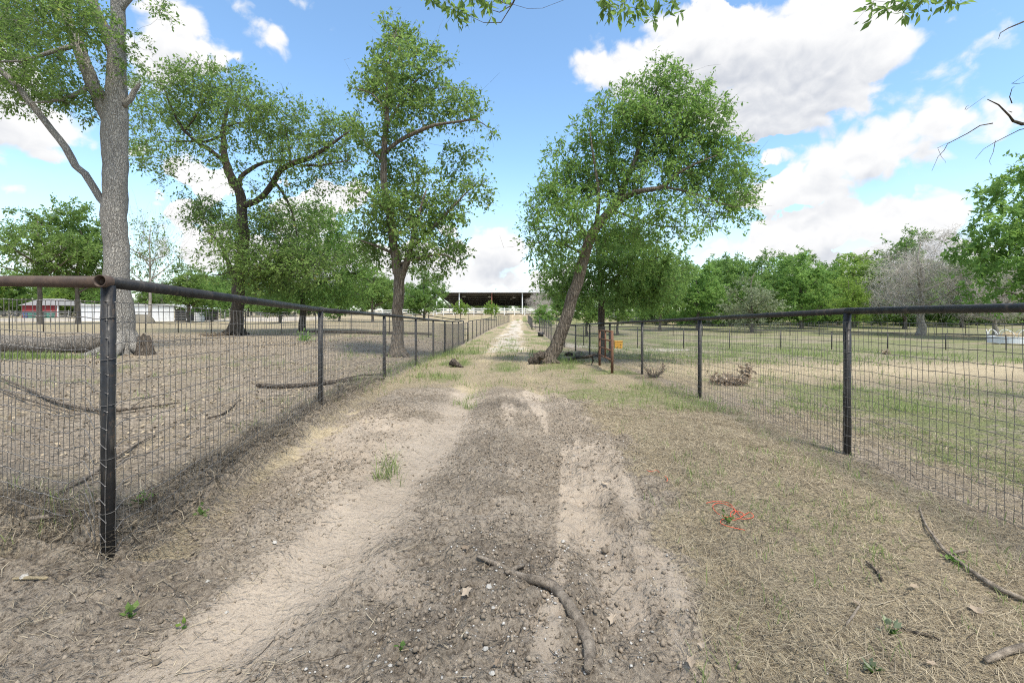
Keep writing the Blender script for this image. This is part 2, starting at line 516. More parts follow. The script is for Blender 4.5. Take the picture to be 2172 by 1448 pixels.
def mat_ground():
    m_, g, b, o = new_mat('ground_soil')
    geo = g.n('ShaderNodeNewGeometry')
    pos = geo.outputs['Position']
    at = g.n('ShaderNodeAttribute', attribute_name='zone')
    sp = g.n('ShaderNodeSeparateColor')
    g.link(at.outputs['Color'], sp.inputs[0])
    pale, green, straw = sp.outputs[0], sp.outputs[1], sp.outputs[2]
    white = at.outputs['Alpha']
    at2 = g.n('ShaderNodeAttribute', attribute_name='dirt')
    dirt = at2.outputs['Fac']
    nA = g.noise(pos, 1.3, 5, .6)
    nB = g.noise(pos, 9.0, 6, .65)
    nC = g.noise(pos, 45.0, 5, .7)
    nD = g.noise(pos, 160.0, 3, .7)
    nA = g.m('ADD', nA, g.m('MULTIPLY', g.m('SUBTRACT', nC, .5), .5))
    soil = g.mix(g.ramp(nA, .38, .64), (.30, .248, .19), (.42, .352, .275))
    soil = g.mix(g.ramp(nB, .48, .64, 0, .6), soil, (.20, .162, .12))
    soil = g.mix(g.ramp(nC, .50, .68, 0, .8), soil, (.50, .415, .31))
    soil = g.mix(g.ramp(nC, .36, .47, .8, 0), soil, (.10, .078, .057))
    dk = g.noise(g.v('ADD', pos, (13.0, 5.0, 0.0)), .9, 9, .72)
    soil = g.mix(g.m('MULTIPLY', g.ramp(dk, .53, .60, 0, .35), dirt), soil, (.118, .096, .074))
    pn = g.m('ADD', pale, g.m('MULTIPLY', g.m('SUBTRACT', nB, .5), 1.1))
    sand = g.mix(g.ramp(nA, .35, .65), (.385, .318, .246), (.465, .388, .304))
    sand = g.mix(g.ramp(nC, .52, .72, 0, .55), sand, (.24, .195, .15))
    pn = g.m('ADD', pn, g.m('MULTIPLY', g.m('SUBTRACT', nA, .5), .8))
    pn = g.m('ADD', pn, g.m('MULTIPLY', g.m('SUBTRACT', nC, .5), 1.5))
    col = g.mix(g.ramp(pn, .36, .68, 0, .92), soil, sand)
    nE = g.noise(pos, 110.0, 4, .75)
    col = g.mix(g.ramp(nE, .56, .66, 0, .55), col, (.10, .08, .06))
    col = g.mix(g.ramp(nE, .34, .44, .45, 0), col, (.52, .44, .34))
    stn = g.noise(g.v('MULTIPLY', pos, (1.0, 1.0, 1.0)), 70.0, 3, .8, 1.2)
    stc = g.mix(nB, (.45, .365, .222), (.62, .515, .335))
    stc = g.mix(g.m('MULTIPLY', g.ramp(stn, .40, .60, .8, 0), g.ramp(pale, .3, .7, 1.0, .35)), stc, (.12, .095, .068))
    sn = g.m('ADD', straw, g.m('MULTIPLY', g.m('SUBTRACT', nB, .5), 1.4))
    sn = g.m('ADD', sn, g.m('MULTIPLY', g.m('SUBTRACT', nC, .5), 1.3))
    col = g.mix(g.ramp(sn, .35, .75, 0, .85), col, stc)
    gc = g.mix(nB, (.145, .19, .06), (.29, .33, .115))
    gc = g.mix(g.ramp(nC, .4, .62, .5, 0), gc, (.07, .08, .04))
    gn = g.m('ADD', green, g.m('MULTIPLY', g.m('SUBTRACT', nB, .5), 1.5))
    gn = g.m('ADD', gn, g.m('MULTIPLY', g.m('SUBTRACT', nC, .5), 1.0))
    col = g.mix(g.ramp(gn, .42, .82, 0, .8), col, gc)
    wn = g.m('ADD', white, g.m('MULTIPLY', g.m('SUBTRACT', nB, .5), 1.6))
    wc = g.mix(g.ramp(nC, .45, .65), (.58, .52, .44), (.44, .38, .30))
    col = g.mix(g.ramp(wn, .3, .65, 0, .95), col, wc)
    # pale chips of stone in the dark soil
    vo = g.n('ShaderNodeTexVoronoi'); vo.inputs['Scale'].default_value = 55.0
    g.link(pos, vo.inputs['Vector'])
    chip = g.m('MULTIPLY', g.ramp(vo.outputs['Distance'], .10, .16, 1, 0), g.ramp(vo.outputs['Color'], .62, .66))
    col = g.mix(g.m('MULTIPLY', chip, g.m('MULTIPLY', dirt, .8)), col, (.55, .52, .47))
    # drying cracks in the paddock soil
    vc = g.n('ShaderNodeTexVoronoi', feature='DISTANCE_TO_EDGE'); vc.inputs['Scale'].default_value = 5.5
    wv = g.n('ShaderNodeMix', data_type='VECTOR'); wv.inputs[0].default_value = .12
    nz = g.n('ShaderNodeTexNoise'); nz.inputs['Scale'].default_value = 6.0; nz.inputs['Detail'].default_value = 5
    g.link(pos, nz.inputs['Vector']); g.link(pos, wv.inputs[4]); g.link(nz.outputs['Color'], wv.inputs[5])
    g.link(wv.outputs[1], vc.inputs['Vector'])
    crk = g.m('MULTIPLY', g.ramp(vc.outputs[0], .012, .04, 1, 0), g.ramp(nA, .46, .56))
    crk = g.m('MULTIPLY', crk, g.m('SUBTRACT', 1.0, g.m('MAXIMUM', dirt, g.m('MINIMUM', g.m('MULTIPLY', straw, 1.4), 1.0))))
    col = g.mix(g.m('MULTIPLY', crk, .75), col, (.045, .038, .03))
    g.link(col, b.inputs['Base Color'])
    b.inputs['Roughness'].default_value = .95
    b.inputs['Specular IOR Level'].default_value = .15
    h = g.m('ADD', g.m('MULTIPLY', nB, 1.6), g.m('ADD', g.m('MULTIPLY', nC, .9), g.m('MULTIPLY', nD, .35)))
    h = g.m('SUBTRACT', h, g.m('MULTIPLY', crk, 1.2))
    vcl = g.n('ShaderNodeTexVoronoi'); vcl.inputs['Scale'].default_value = 34.0
    g.link(wv.outputs[1], vcl.inputs['Vector'])
    h = g.m('ADD', h, g.m('MULTIPLY', g.ramp(vcl.outputs['Distance'], .05, .6, 1.0, 0.0), .55))
    h = g.m('MULTIPLY', h, g.m('SUBTRACT', 1.0, g.m('MULTIPLY', pale, .55)))
    bump(g, b, h, 1.0, .035)
    return m_


def mat_leaf(name, c0, c1, c2=None, trans=.52):
    m_, g, b, o = new_mat(name)
    at = g.n('ShaderNodeAttribute', attribute_name='tint')
    t = at.outputs['Fac']
    col = g.mix(t, c0, c1)
    if c2 is not None:
        col = g.mix(g.ramp(t, .93, .97), col, c2)
    g.link(col, b.inputs['Base Color'])
    b.inputs['Roughness'].default_value = .55
    b.inputs['Specular IOR Level'].default_value = .18
    tr = g.n('ShaderNodeBsdfTranslucent')
    g.link(g.mix(.5, col, (.38, .58, .14)), tr.inputs['Color'])
    mx = g.n('ShaderNodeMixShader')
    mx.inputs[0].default_value = trans
    g.link(b.outputs[0], mx.inputs[1]); g.link(tr.outputs[0], mx.inputs[2])
    g.link(mx.outputs[0], o.inputs[0])
    return m_


def mat_bark(name, c0, c1, c2, sc_=1.0):
    m_, g, b, o = new_mat(name)
    tc = g.n('ShaderNodeTexCoord')
    pos = tc.outputs['Object']
    v = g.v('MULTIPLY', pos, (sc_, sc_, .22 * sc_))
    n1 = g.noise(v, 13, 6, .7, .4); n2 = g.noise(pos, 2.2, 4, .6); n3 = g.noise(v, 42, 4, .7)
    vo = g.n('ShaderNodeTexVoronoi', feature='DISTANCE_TO_EDGE'); vo.inputs['Scale'].default_value = 17
    g.link(v, vo.inputs['Vector'])
    fur = g.ramp(vo.outputs[0], .0, .22)
    col = g.mix(g.ramp(n1, .35, .65), c0, c1)
    col = g.mix(g.ramp(n2, .5, .7, 0, .7), col, c2)
    col = g.mix(g.m('MULTIPLY', g.m('SUBTRACT', 1.0, fur), .38), col, tuple(.45 * q for q in c0))
    g.link(col, b.inputs['Base Color'])
    b.inputs['Roughness'].default_value = .92
    b.inputs['Specular IOR Level'].default_value = .15
    h = g.m('ADD', g.m('MULTIPLY', fur, 1.0), g.m('ADD', n1, g.m('MULTIPLY', n3, .5)))
    bump(g, b, h, .9, .03)
    return m_


def mat_plain(name, col, rough=.7, metal=0.0, var=.25, scale=6.0, dark=None, bmp=.15, bd=.005, spec=.3, stretch=(1, 1, 1)):
    m_, g, b, o = new_mat(name)
    tc = g.n('ShaderNodeTexCoord')
    v = g.v('MULTIPLY', tc.outputs['Object'], stretch)
    n1 = g.noise(v, scale, 6, .65); n2 = g.noise(v, scale * 7, 4, .6)
    dk = dark if dark is not None else tuple(q * (1 - var) for q in col)
    f = g.ramp(g.m('ADD', g.m('MULTIPLY', n1, .7), g.m('MULTIPLY', n2, .3)), .35, .65)
    g.link(g.mix(f, dk, col), b.inputs['Base Color'])
    b.inputs['Roughness'].default_value = rough
    b.inputs['Metallic'].default_value = metal
    b.inputs['Specular IOR Level'].default_value = spec
    g.link(g.ramp(n1, .3, .7, max(rough - .12, 0), min(rough + .12, 1)), b.inputs['Roughness'])
    if bmp: bump(g, b, g.m('ADD', n1, g.m('MULTIPLY', n2, .6)), bmp, bd)
    return m_


def mat_tint(name, c0, c1, rough=.8, trans=0.0):
    """colour picked per piece from the tint attribute"""
    m_, g, b, o = new_mat(name)
    at = g.n('ShaderNodeAttribute', attribute_name='tint')
    col = g.mix(at.outputs['Fac'], c0, c1)
    g.link(col, b.inputs['Base Color'])
    b.inputs['Roughness'].default_value = rough
    b.inputs['Specular IOR Level'].default_value = .2
    if trans:
        tr = g.n('ShaderNodeBsdfTranslucent'); g.link(col, tr.inputs['Color'])
        mx = g.n('ShaderNodeMixShader'); mx.inputs[0].default_value = trans
        g.link(b.outputs[0], mx.inputs[1]); g.link(tr.outputs[0], mx.inputs[2]); g.link(mx.outputs[0], o.inputs[0])
    return m_


def mat_pipe():
    """black painted pipe, chipped, with rust and dried dust"""
    m_, g, b, o = new_mat('black_pipe')
    geo = g.n('ShaderNodeNewGeometry'); pos = geo.outputs['Position']
    n1 = g.noise(pos, 7.0, 6, .7); n2 = g.noise(pos, 38.0, 5, .7); n3 = g.noise(g.v('MULTIPLY', pos, (1, 1, .25)), 16.0, 5, .7)
    col = g.mix(g.ramp(n1, .35, .65), (.013, .013, .014), (.030, .029, .029))
    col = g.mix(g.ramp(g.m('ADD', g.m('MULTIPLY', n2, .6), g.m('MULTIPLY', n3, .4)), .56, .64, 0, .75), col, (.085, .050, .032))
    col = g.mix(g.ramp(n3, .52, .72, 0, .45), col, (.14, .12, .095))
    g.link(col, b.inputs['Base Color'])
    g.link(g.ramp(n2, .3, .7, .36, .7), b.inputs['Roughness'])
    b.inputs['Specular IOR Level'].default_value = .4
    bump(g, b, g.m('ADD', n2, n1), .25, .004)
    return m_


M = {}
M['ground'] = mat_ground()
M['bark_grey'] = mat_bark('bark_grey', (.155, .135, .115), (.30, .27, .235), (.235, .215, .19))
M['bark_pale'] = mat_bark('bark_pale', (.27, .25, .225), (.44, .415, .37), (.36, .34, .305), 1.9)
M['bark_dark'] = mat_bark('bark_dark', (.07, .056, .045), (.15, .125, .10), (.11, .092, .075))
M['bark_mid'] = mat_bark('bark_mid', (.125, .10, .078), (.25, .21, .165), (.19, .16, .13))
M['bark_far'] = mat_plain('bark_far', (.17, .145, .12), .95, 0, .5, 3.0, None, .3, .02)
M['dead_wood'] = mat_plain('dead_wood', (.46, .43, .39), .9, 0, .4, 4.0, (.17, .15, .13), .4, .01, stretch=(1, 1, .3))
M['branch_wood'] = mat_plain('branch_wood', (.34, .285, .225), .95, 0, .4, 26.0, (.12, .097, .074), .9, .012)
M['leaf_a'] = mat_leaf('leaf_oak', (.088, .150, .046), (.240, .345, .10), (.42, .39, .11))
M['leaf_b'] = mat_leaf('leaf_bright', (.102, .200, .052), (.265, .41, .115), None)
M['leaf_c'] = mat_leaf('leaf_deep', (.080, .155, .048), (.200, .31, .092), (.36, .35, .11))
M['leaf_lime'] = mat_leaf('leaf_lime', (.15, .24, .045), (.30, .40, .085), None)
M['leaf_sage'] = mat_leaf('leaf_sage', (.17, .20, .125), (.32, .345, .23), None, .2)
M['twig_dead'] = mat_tint('twig_dead', (.36, .33, .295), (.60, .56, .51), .95)
M['black_pipe'] = mat_pipe()
M['rust_pipe'] = mat_plain('rust_pipe', (.115, .078, .058), .6, 0, .4, 8.0, (.065, .045, .036), .15, .002, .3)
M['rust_gate'] = mat_plain('rust_gate', (.20, .105, .065), .75, 0, .5, 9.0, (.09, .045, .03), .2, .002, .25)
M['wire'] = mat_plain('wire', (.17, .16, .15), .5, .4, .35, 30.0, None, 0, 0, .4)
M['white_paint'] = mat_plain('white_paint', (.76, .76, .75), .6, 0, .15, 2.0, None, .05, .003)
M['white_metal'] = mat_plain('white_metal', (.72, .74, .77), .45, 0, .12, 1.0, None, .05, .003)
M['red_paint'] = mat_plain('red_paint', (.27, .03, .035), .6, 0, .3, 2.0, None, .1, .004)
M['roof_grey'] = mat_plain('roof_grey', (.25, .24, .23), .7, 0, .3, 2.0, None, .1, .004)
M['steel_dark'] = mat_plain('steel_dark', (.105, .094, .086), .7, 0, .4, 1.0, None, .1, .004)
M['steel_grey'] = mat_plain('steel_grey', (.30, .30, .30), .5, .5, .3, 3.0, None, .05, .002)
M['rust_steel'] = mat_plain('rust_steel', (.33, .13, .10), .8, 0, .4, 3.0, None, .1, .004)
M['yellow_plastic'] = mat_plain('yellow_plastic', (.72, .37, .03), .5, 0, .25, 4.0, None, .05, .003)
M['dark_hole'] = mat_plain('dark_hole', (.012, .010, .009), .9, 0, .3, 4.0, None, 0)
M['blue_plastic'] = mat_plain('blue_plastic', (.05, .11, .30), .5, 0, .25, 4.0, None, .05, .003)
M['green_plastic'] = mat_plain('green_plastic', (.04, .26, .20), .5, 0, .25, 4.0, None, .05, .003)
M['tarp'] = mat_plain('tarp', (.24, .215, .17), .8, 0, .3, 2.0, None, .4, .05)
M['orange'] = mat_plain('orange_string', (.72, .13, .07), .7, 0, .3, 60.0, None, 0)
M['stone'] = mat_plain('stone', (.52, .49, .44), .9, 0, .3, 20.0, None, .4, .004)
M['clod'] = mat_tint('clod', (.18, .148, .112), (.33, .272, .208), .97)
M['pebble'] = mat_tint('pebble', (.30, .28, .25), (.60, .57, .52), .9)
M['straw'] = mat_tint('straw', (.13, .10, .07), (.56, .475, .33), .8, .15)
M['debris'] = mat_tint('debris', (.07, .055, .04), (.46, .39, .28), .9, .05)  # matted debris, and the lane bits standing in for shadows
M['litter'] = mat_tint('litter', (.13, .10, .068), (.44, .36, .25), .85, .1)
M['grass'] = mat_leaf('grass_blade', (.11, .155, .05), (.27, .32, .12), (.48, .43, .22), .3)
M['brown_leaf'] = mat_tint('brown_leaf', (.20, .14, .09), (.50, .41, .31), .8, .2)
M['hay'] = mat_plain('hay', (.42, .34, .21), .95, 0, .4, 9.0, None, .8, .03)


# ------------------------------------------------------------------ ground and track
def axis(a, b, step, lo, hi, g1):
    mid = list(np.arange(a, b, step))
    s = step; v = mid[-1]
    while v < hi:
        s = min(s * g1, 120); v += s; mid.append(v)
    s = step; v = a; pre = []
    while v > lo:
        s = min(s * g1, 120); v -= s; pre.append(v)
    return np.array(pre[::-1] + mid)


def build_ground():
    xs = axis(-2.9, 3.3, .024, -1800, 1800, 1.06)
    ys = axis(1.25, 6.2, .022, -25, 2600, 1.04)
    X, Yy = np.meshgrid(xs, ys)
    Z = HT(X, Yy)
    pale, green, straw, white, dirt = zones(X, Yy)
    V = np.stack([X, Yy, Z], -1).reshape(-1, 3)
    nx, ny = len(xs), len(ys)
    i = np.arange(ny - 1)[:, None] * nx; j = np.arange(nx - 1)[None, :]
    Q = np.stack([i + j, i + j + 1, i + nx + j + 1, i + nx + j], -1).reshape(-1, 4)
    zone = np.stack([pale, green, straw, white], -1).reshape(-1, 4)
    dirt = dirt.ravel()
    d = (X - xfl(Yy)).ravel(); yy = Yy.ravel()
    lane = (d > .1) & (X.ravel() < xfr(yy) - .3) & (yy > -25) & (yy < 82)
    pm = np.where(lane, np.maximum(dirt, np.maximum(white.ravel() * 1.2, pale.ravel() * .9)), 0)
    fm = pm[Q].mean(1) > .45
    for name, sel in (('ground', ~fm), ('path', fm)):
        q = Q[sel]
        u, inv = np.unique(q, return_inverse=True)
        me = mesh_np(name, V[u], inv.reshape(-1, 4), None, M['ground'], True, {'zone': zone[u], 'dirt': dirt[u]})
        tag(link(name, me), kind='structure')


build_ground()


# ------------------------------------------------------------------ scatter on the ground
def strips(base, direc, length, width, lift, curl, tint, normal_up=True):
    """bent two-quad strips lying on or rising from the ground; returns V, Q, tint"""
    n = len(base)
    side = np.stack([-direc[:, 1], direc[:, 0], np.zeros(n)], 1)
    side /= np.linalg.norm(side, axis=1)[:, None] + 1e-9
    L = length[:, None]; w = width[:, None]
    h = np.stack([direc[:, 0], direc[:, 1], np.zeros(n)], 1); h /= np.linalg.norm(h, axis=1)[:, None] + 1e-9
    p0 = base
    p1 = base + h * L * .5 + np.array([0, 0, 1.0]) * (lift[:, None] * L * .7) + side * curl[:, None] * L * .5
    p2 = base + h * L + np.array([0, 0, 1.0]) * (lift[:, None] * L) + side * curl[:, None] * L * 1.6
    V = np.stack([p0 - side * w, p0 + side * w, p1 - side * w * .8, p1 + side * w * .8, p2 - side * w * .25, p2 + side * w * .25], 1)
    b = np.arange(n)[:, None] * 6
    Q = np.concatenate([b + np.array([[0, 1, 3, 2]]), b + np.array([[2, 3, 5, 4]])], 0)
    return V.reshape(-1, 3), Q, np.repeat(tint, 6)


def sample(n, x0, x1, y0, y1, wfun, gamma=1.0):
    """random points in a box kept with probability wfun; y biased to the near side"""
    u = rng.random(n) ** gamma
    y = y0 + (y1 - y0) * u
    x = x0 + (x1 - x0) * rng.random(n)
    keep = rng.random(n) < wfun(x, y)
    return x[keep], y[keep]


def rot_dirs(n, lift=0.0):
    a = rng.random(n) * 2 * math.pi
    return np.stack([np.cos(a), np.sin(a), np.zeros(n)], 1)


def scatter():
    # dry grass stalks and straw
    parts = []
    def lay(x, y, l0, l1, w0, lift0, lift1, cu=.25):
        n = len(x)
        b = np.stack([x, y, HT(x, y) + .002 + .004 * rng.random(n)], 1)
        return strips(b, rot_dirs(n), l0 + (l1 - l0) * rng.random(n) ** 1.6, w0 * (.5 + rng.random(n)) * (np.clip(y / 2.6, 1, 1.6) if w0 < .0012 else 1.0),
                      lift0 + (lift1 - lift0) * rng.random(n) ** 2, rng.normal(0, cu, n), rng.random(n))
    def w_st(x, y):
        z = zones(x, y); return z[2] * (1 - .5 * z[4]) * (.45 + 1.2 * np.clip(fbm(x, y, 1.7, 3, 71) + .25, 0, 1))
    parts.append(lay(*sample(170000, .5, 4.6, 1.3, 6.5, w_st, 1.15), .02, .11, .0009, 0, .35))
    parts.append(lay(*sample(80000, 0, 10, 5.5, 16, w_st, 1.5), .03, .11, .0017, .02, .3))
    parts.append(lay(*sample(40000, -6, 16, 12, 32, w_st, 1.4), .06, .15, .004, .05, .4))
    def w_bank(x, y):
        d = x - xfl(y); return (1 - .65 * (1 - sstep(y, 2.2, 3.4))) * np.exp(-((d - .04) / .17) ** 2) * (.25 + 1.3 * np.clip(fbm(x, y, 1.9, 3, 75) + .2, 0, 1))
    parts.append(lay(*sample(34000, -3.2, -1.0, 1.6, 11, w_bank, 1.0), .04, .22, .0015, 0, .5, .4))
    def w_tan(x, y):
        return .35 * sstep(fbm(x, y, 1.1, 3, 79), .02, .25) * (x > xfl(y)) * (x < -.2)
    parts.append(lay(*sample(15000, -2.0, -.2, 1.4, 6.5, w_tan), .03, .14, .0012, 0, .2))
    def w_dirt(x, y): return np.where(zones(x, y)[4] > .4, .6, 0)
    parts.append(lay(*sample(2200, -1.9, 1.1, 1.4, 6.0, w_dirt), .02, .10, .0012, 0, .15))
    def w_pad(x, y): return (x < xfl(y) - .05) * (.25 + .9 * np.clip(fbm(x, y, 1.2, 3, 83) + .15, 0, 1))
    parts.append(lay(*sample(52000, -9, -2.0, 1.8, 12, w_pad, 1.3), .03, .16, .0018, 0, .3))
    V = []; Q = []; T = []; n = 0
    for v, q, t in parts:
        V.append(v); Q.append(q + n); T.append(t); n += len(v)
    tag(link('dry_grass', mesh_np('dry_grass', np.concatenate(V), np.concatenate(Q), None, M['straw'], True, {'tint': np.concatenate(T)})),
        'dry straw-coloured grass stalks lying over the lane and paddocks', 'grass', kind='stuff')
    # dark matted debris along the foot of the left mesh
    def w_d(x, y):
        e = (x + 2.03) * .285 + (y - 2.3) * .958
        return np.maximum(np.exp(-((x - xfl(y) + .05) / .13) ** 2) * (y > 2.2) * (1 - sstep(y, 6.5, 9)), np.exp(-((e - .02) / .13) ** 2) * (x < -1.95))
    x, y = sample(120000, -4.8, -1.6, 1.9, 9, w_d, 1.3)
    x2, y2 = sample(17000, -2.0, 4.6, 1.35, 7, lambda x, y: (x > xfl(y)) * (.25 + .9 * np.clip(fbm(x, y, 2.3, 3, 201) + .1, 0, 1)) * np.where(zones(x, y)[4] > .5, .12, 1.0), 1.2)  # dark strips added over lane and right grass to stand in for small shadows
    x = np.concatenate([x, x2]); y = np.concatenate([y, y2])
    n_ = len(x)
    b_ = np.stack([x, y, HT(x, y) + .002 + .03 * rng.random(n_) ** 2 * (x < -1.5)], 1)
    v, q, t = strips(b_, rot_dirs(n_), .04 + .2 * rng.random(n_) ** 2, .0012 * (.6 + 1.6 * rng.random(n_)), np.where(x < -1.5, -.1 + .6 * rng.random(n_), .12 * rng.random(n_)), rng.normal(0, .35, n_), rng.random(n_) ** 2.2)
    tag(link('debris_shadow_bits', mesh_np('debris_shadow_bits', v, q, None, M['debris'], True, {'tint': t})), 'dark dead grass and twigs matted by the left mesh, with dark bits over the lane standing in for small shadows', 'debris', kind='stuff')
    # green grass blades
    parts = []
    def tufts(x, y, per, spread, l0, l1, w0):
        n = len(x)
        X = np.repeat(x, per) + rng.normal(0, spread, n * per); Yy = np.repeat(y, per) + rng.normal(0, spread, n * per)
        N = n * per
        b = np.stack([X, Yy, HT(X, Yy) - .003], 1)
        tn = np.clip(np.repeat(rng.random(n), per) * .6 + rng.random(N) * .42, 0, 1)
        return strips(b, rot_dirs(N), l0 + (l1 - l0) * rng.random(N), w0 * (.6 + .8 * rng.random(N)), .5 + 1.6 * rng.random(N), rng.normal(0, .15, N), tn)
    def w_g(x, y):
        z = zones(x, y); return np.clip(z[1] * 1.1 + .0, 0, 1) * (.15 + 1.6 * np.clip(fbm(x, y, 1.3, 3, 91) + .12, 0, 1))
    parts.append(tufts(*sample(6500, .5, 4.6, 1.35, 7, w_g, 1.1), 7, .03, .015, .05, .0016))
    parts.append(tufts(*sample(9000, -3, 10, 6, 17, w_g, 1.3), 7, .06, .03, .09, .003))
    parts.append(tufts(*sample(10000, -10, 22, 14, 34, w_g, 1.2), 6, .12, .05, .14, .007))
    def w_lp(x, y): return (x < xfl(y)) * .7 * sstep(fbm(x, y, .8, 3, 95), .12, .3)
    parts.append(tufts(*sample(2600, -9, -2.1, 2, 14, w_lp, 1.3), 8, .04, .02, .08, .002))
    def w_f(x, y): return np.exp(-(((x - xfl(y)) / .3) ** 2)) * sstep(y, 6, 9) * .8
    parts.append(tufts(*sample(1700, -3.6, -1.6, 6.5, 24, w_f), 8, .06, .04, .13, .0025))
    gx = np.array([G(990, 868)[0], G(1000, 845)[0], G(980, 860)[0], G(810, 1005)[0], G(830, 995)[0]]); gy = np.array([G(990, 868)[1], G(1000, 845)[1], G(980, 860)[1], G(810, 1005)[1], G(830, 995)[1]])
    parts.append(tufts(np.repeat(gx, 8) + rng.normal(0, .07, 40), np.repeat(gy, 8) + rng.normal(0, .10, 40), 9, .03, .03, .10, .002))
    # small patch in front of the fallen trunk
    xx = rng.normal(-14.4, 1.2, 700); yy = rng.normal(12.9, .3, 700)
    parts.append(tufts(xx, yy, 6, .05, .05, .12, .005))
    V = []; Q = []; T = []; n = 0
    for v, q, t in parts:
        V.append(v); Q.append(q + n); T.append(t); n += len(v)
    tag(link('green_grass', mesh_np('green_grass', np.concatenate(V), np.concatenate(Q), None, M['grass'], True, {'tint': np.concatenate(T)})),
        'short green grass growing in patches among the straw', 'grass', kind='stuff')
    # crumbled clods and pebbles
    ico = np.array([[0, 0, 1], [.9, 0, .1], [.28, .86, 0], [-.73, .53, .1], [-.73, -.53, 0], [.28, -.86, .1], [0, 0, -.6]])
    it = np.array([[0, 1, 2], [0, 2, 3], [0, 3, 4], [0, 4, 5], [0, 5, 1], [6, 2, 1], [6, 3, 2], [6, 4, 3], [6, 5, 4], [6, 1, 5]])
    def lumps(x, y, r0, r1, flat=.9, pw=3.0):
        n = len(x)
        r = r0 + (r1 - r0) * rng.random(n) ** pw
        a = rng.random(n) * 6.283
        v = ico[None] * (1 + rng.normal(0, .22, (n, 7, 3)))
        v = v * np.stack([r * (.8 + .5 * rng.random(n)), r * (.8 + .5 * rng.random(n)), r * flat], 1)[:, None, :]
        ca, sa = np.cos(a)[:, None], np.sin(a)[:, None]
        vx = v[..., 0] * ca - v[..., 1] * sa; vy = v[..., 0] * sa + v[..., 1] * ca
        V = np.stack([vx + x[:, None], vy + y[:, None], v[..., 2] + (HT(x, y) + r * flat * .25)[:, None]], -1)
        T = it[None] + (np.arange(n) * 7)[:, None, None]
        return V.reshape(-1, 3), T.reshape(-1, 3), np.repeat(rng.random(n), 7)
    def w_c(x, y):
        sm = np.exp(-((x - xl(y) + .12) / .3) ** 2)
        return np.where(zones(x, y)[4] > .45, 1, .05) * (1 - .93 * sm) * (.15 + 1.4 * np.clip(fbm(x, y, 1.3, 3, 61) + .22, 0, 1)) * (x > xfl(y) + .1)
    x, y = sample(46000, -1.9, 1.25, 1.35, 7.5, w_c, 1.2)
    v, t, ti = lumps(x, y, .0018, .0135, .95, 4.0)
    tag(link('dirt_clods', mesh_np('dirt_clods', v, None, t, M['clod'], True, {'tint': ti})), 'crumbled grey-brown dirt clods along the middle of the track', 'soil', kind='stuff')
    x, y = sample(5200, -1.6, 1.2, 1.35, 5.0, lambda x, y: w_c(x, y) * .7, 1.5)
    v, t, ti = lumps(x, y, .0025, .009, .7, 2.2)
    tag(link('pebbles', mesh_np('pebbles', v, None, t, M['pebble'], True, {'tint': ti})), 'tiny pale pebbles sprinkled through the dark soil of the track', 'pebbles', kind='stuff')
    x, y = sample(9000, -8, -2.1, 1.9, 12, lambda x, y: (x < xfl(y) - .1) * 1.0, 1.4)
    x2, y2 = sample(9000, -2.6, -1.7, 1.6, 7, lambda x, y: np.exp(-((x - xfl(y) + .06) / .11) ** 2))
    x = np.concatenate([x, x2]); y = np.concatenate([y, y2])
    v, t, ti = lumps(x, y, .003, .022, .8, 5.0)
    tag(link('paddock_clods', mesh_np('paddock_clods', v, None, t, M['clod'], False, {'tint': ti})), 'dry clods of earth strewn over the bare paddock behind the left fence', 'soil', kind='stuff')
    # leaf litter of the bare paddock
    def w_l(x, y): return (x < xfl(y) - .1) * (.3 + 1.2 * np.clip(fbm(x, y, .6, 3, 65) + .1, 0, 1)) * (1 - sstep(y, 24, 32))
    x, y = sample(90000, -34, -2.0, 2, 30, w_l, 1.5)
    n = len(x); s = .010 + .016 * rng.random(n) + .0012 * y
    c = np.stack([x, y, HT(x, y) + .006 + .01 * rng.random(n)], 1)
    a = rng.random(n) * 6.283
    u = np.stack([np.cos(a), np.sin(a), rng.normal(0, .35, n)], 1) * s[:, None]
    w = np.stack([-np.sin(a), np.cos(a), rng.normal(0, .35, n)], 1) * (s * .5)[:, None]
    V = np.stack([c - u, c - w, c + u, c + w], 1).reshape(-1, 3)
    Q = np.arange(n * 4).reshape(-1, 4)
    tag(link('leaf_litter', mesh_np('leaf_litter', V, Q, None, M['litter'], False, {'tint': np.repeat(rng.random(n), 4)})), 'brown leaf litter covering the bare paddock under the trees', 'leaf litter', kind='stuff')


scatter()

# ------------------------------------------------------------------ trees
def jit_path(pts, step):
    """resample a polyline of (x, y, z, r) with a Catmull-Rom spline"""
    A = np.asarray(pts, float)
    out = []
    n = len(A)
    for i in range(n - 1):
        p0 = A[max(i - 1, 0)]; p1 = A[i]; p2 = A[i + 1]; p3 = A[min(i + 2, n - 1)]
        k = max(2, int(np.linalg.norm(p2[:3] - p1[:3]) / step))
        for t in np.arange(k) / k:
            out.append(.5 * ((2 * p1) + (-p0 + p2) * t + (2 * p0 - 5 * p1 + 4 * p2 - p3) * t * t + (-p0 + 3 * p1 - 3 * p2 + p3) * t ** 3))
    out.append(A[-1])
    out = np.array(out)
    out[:, 3] = np.clip(out[:, 3], A[:, 3].min(), A[:, 3].max())
    return out


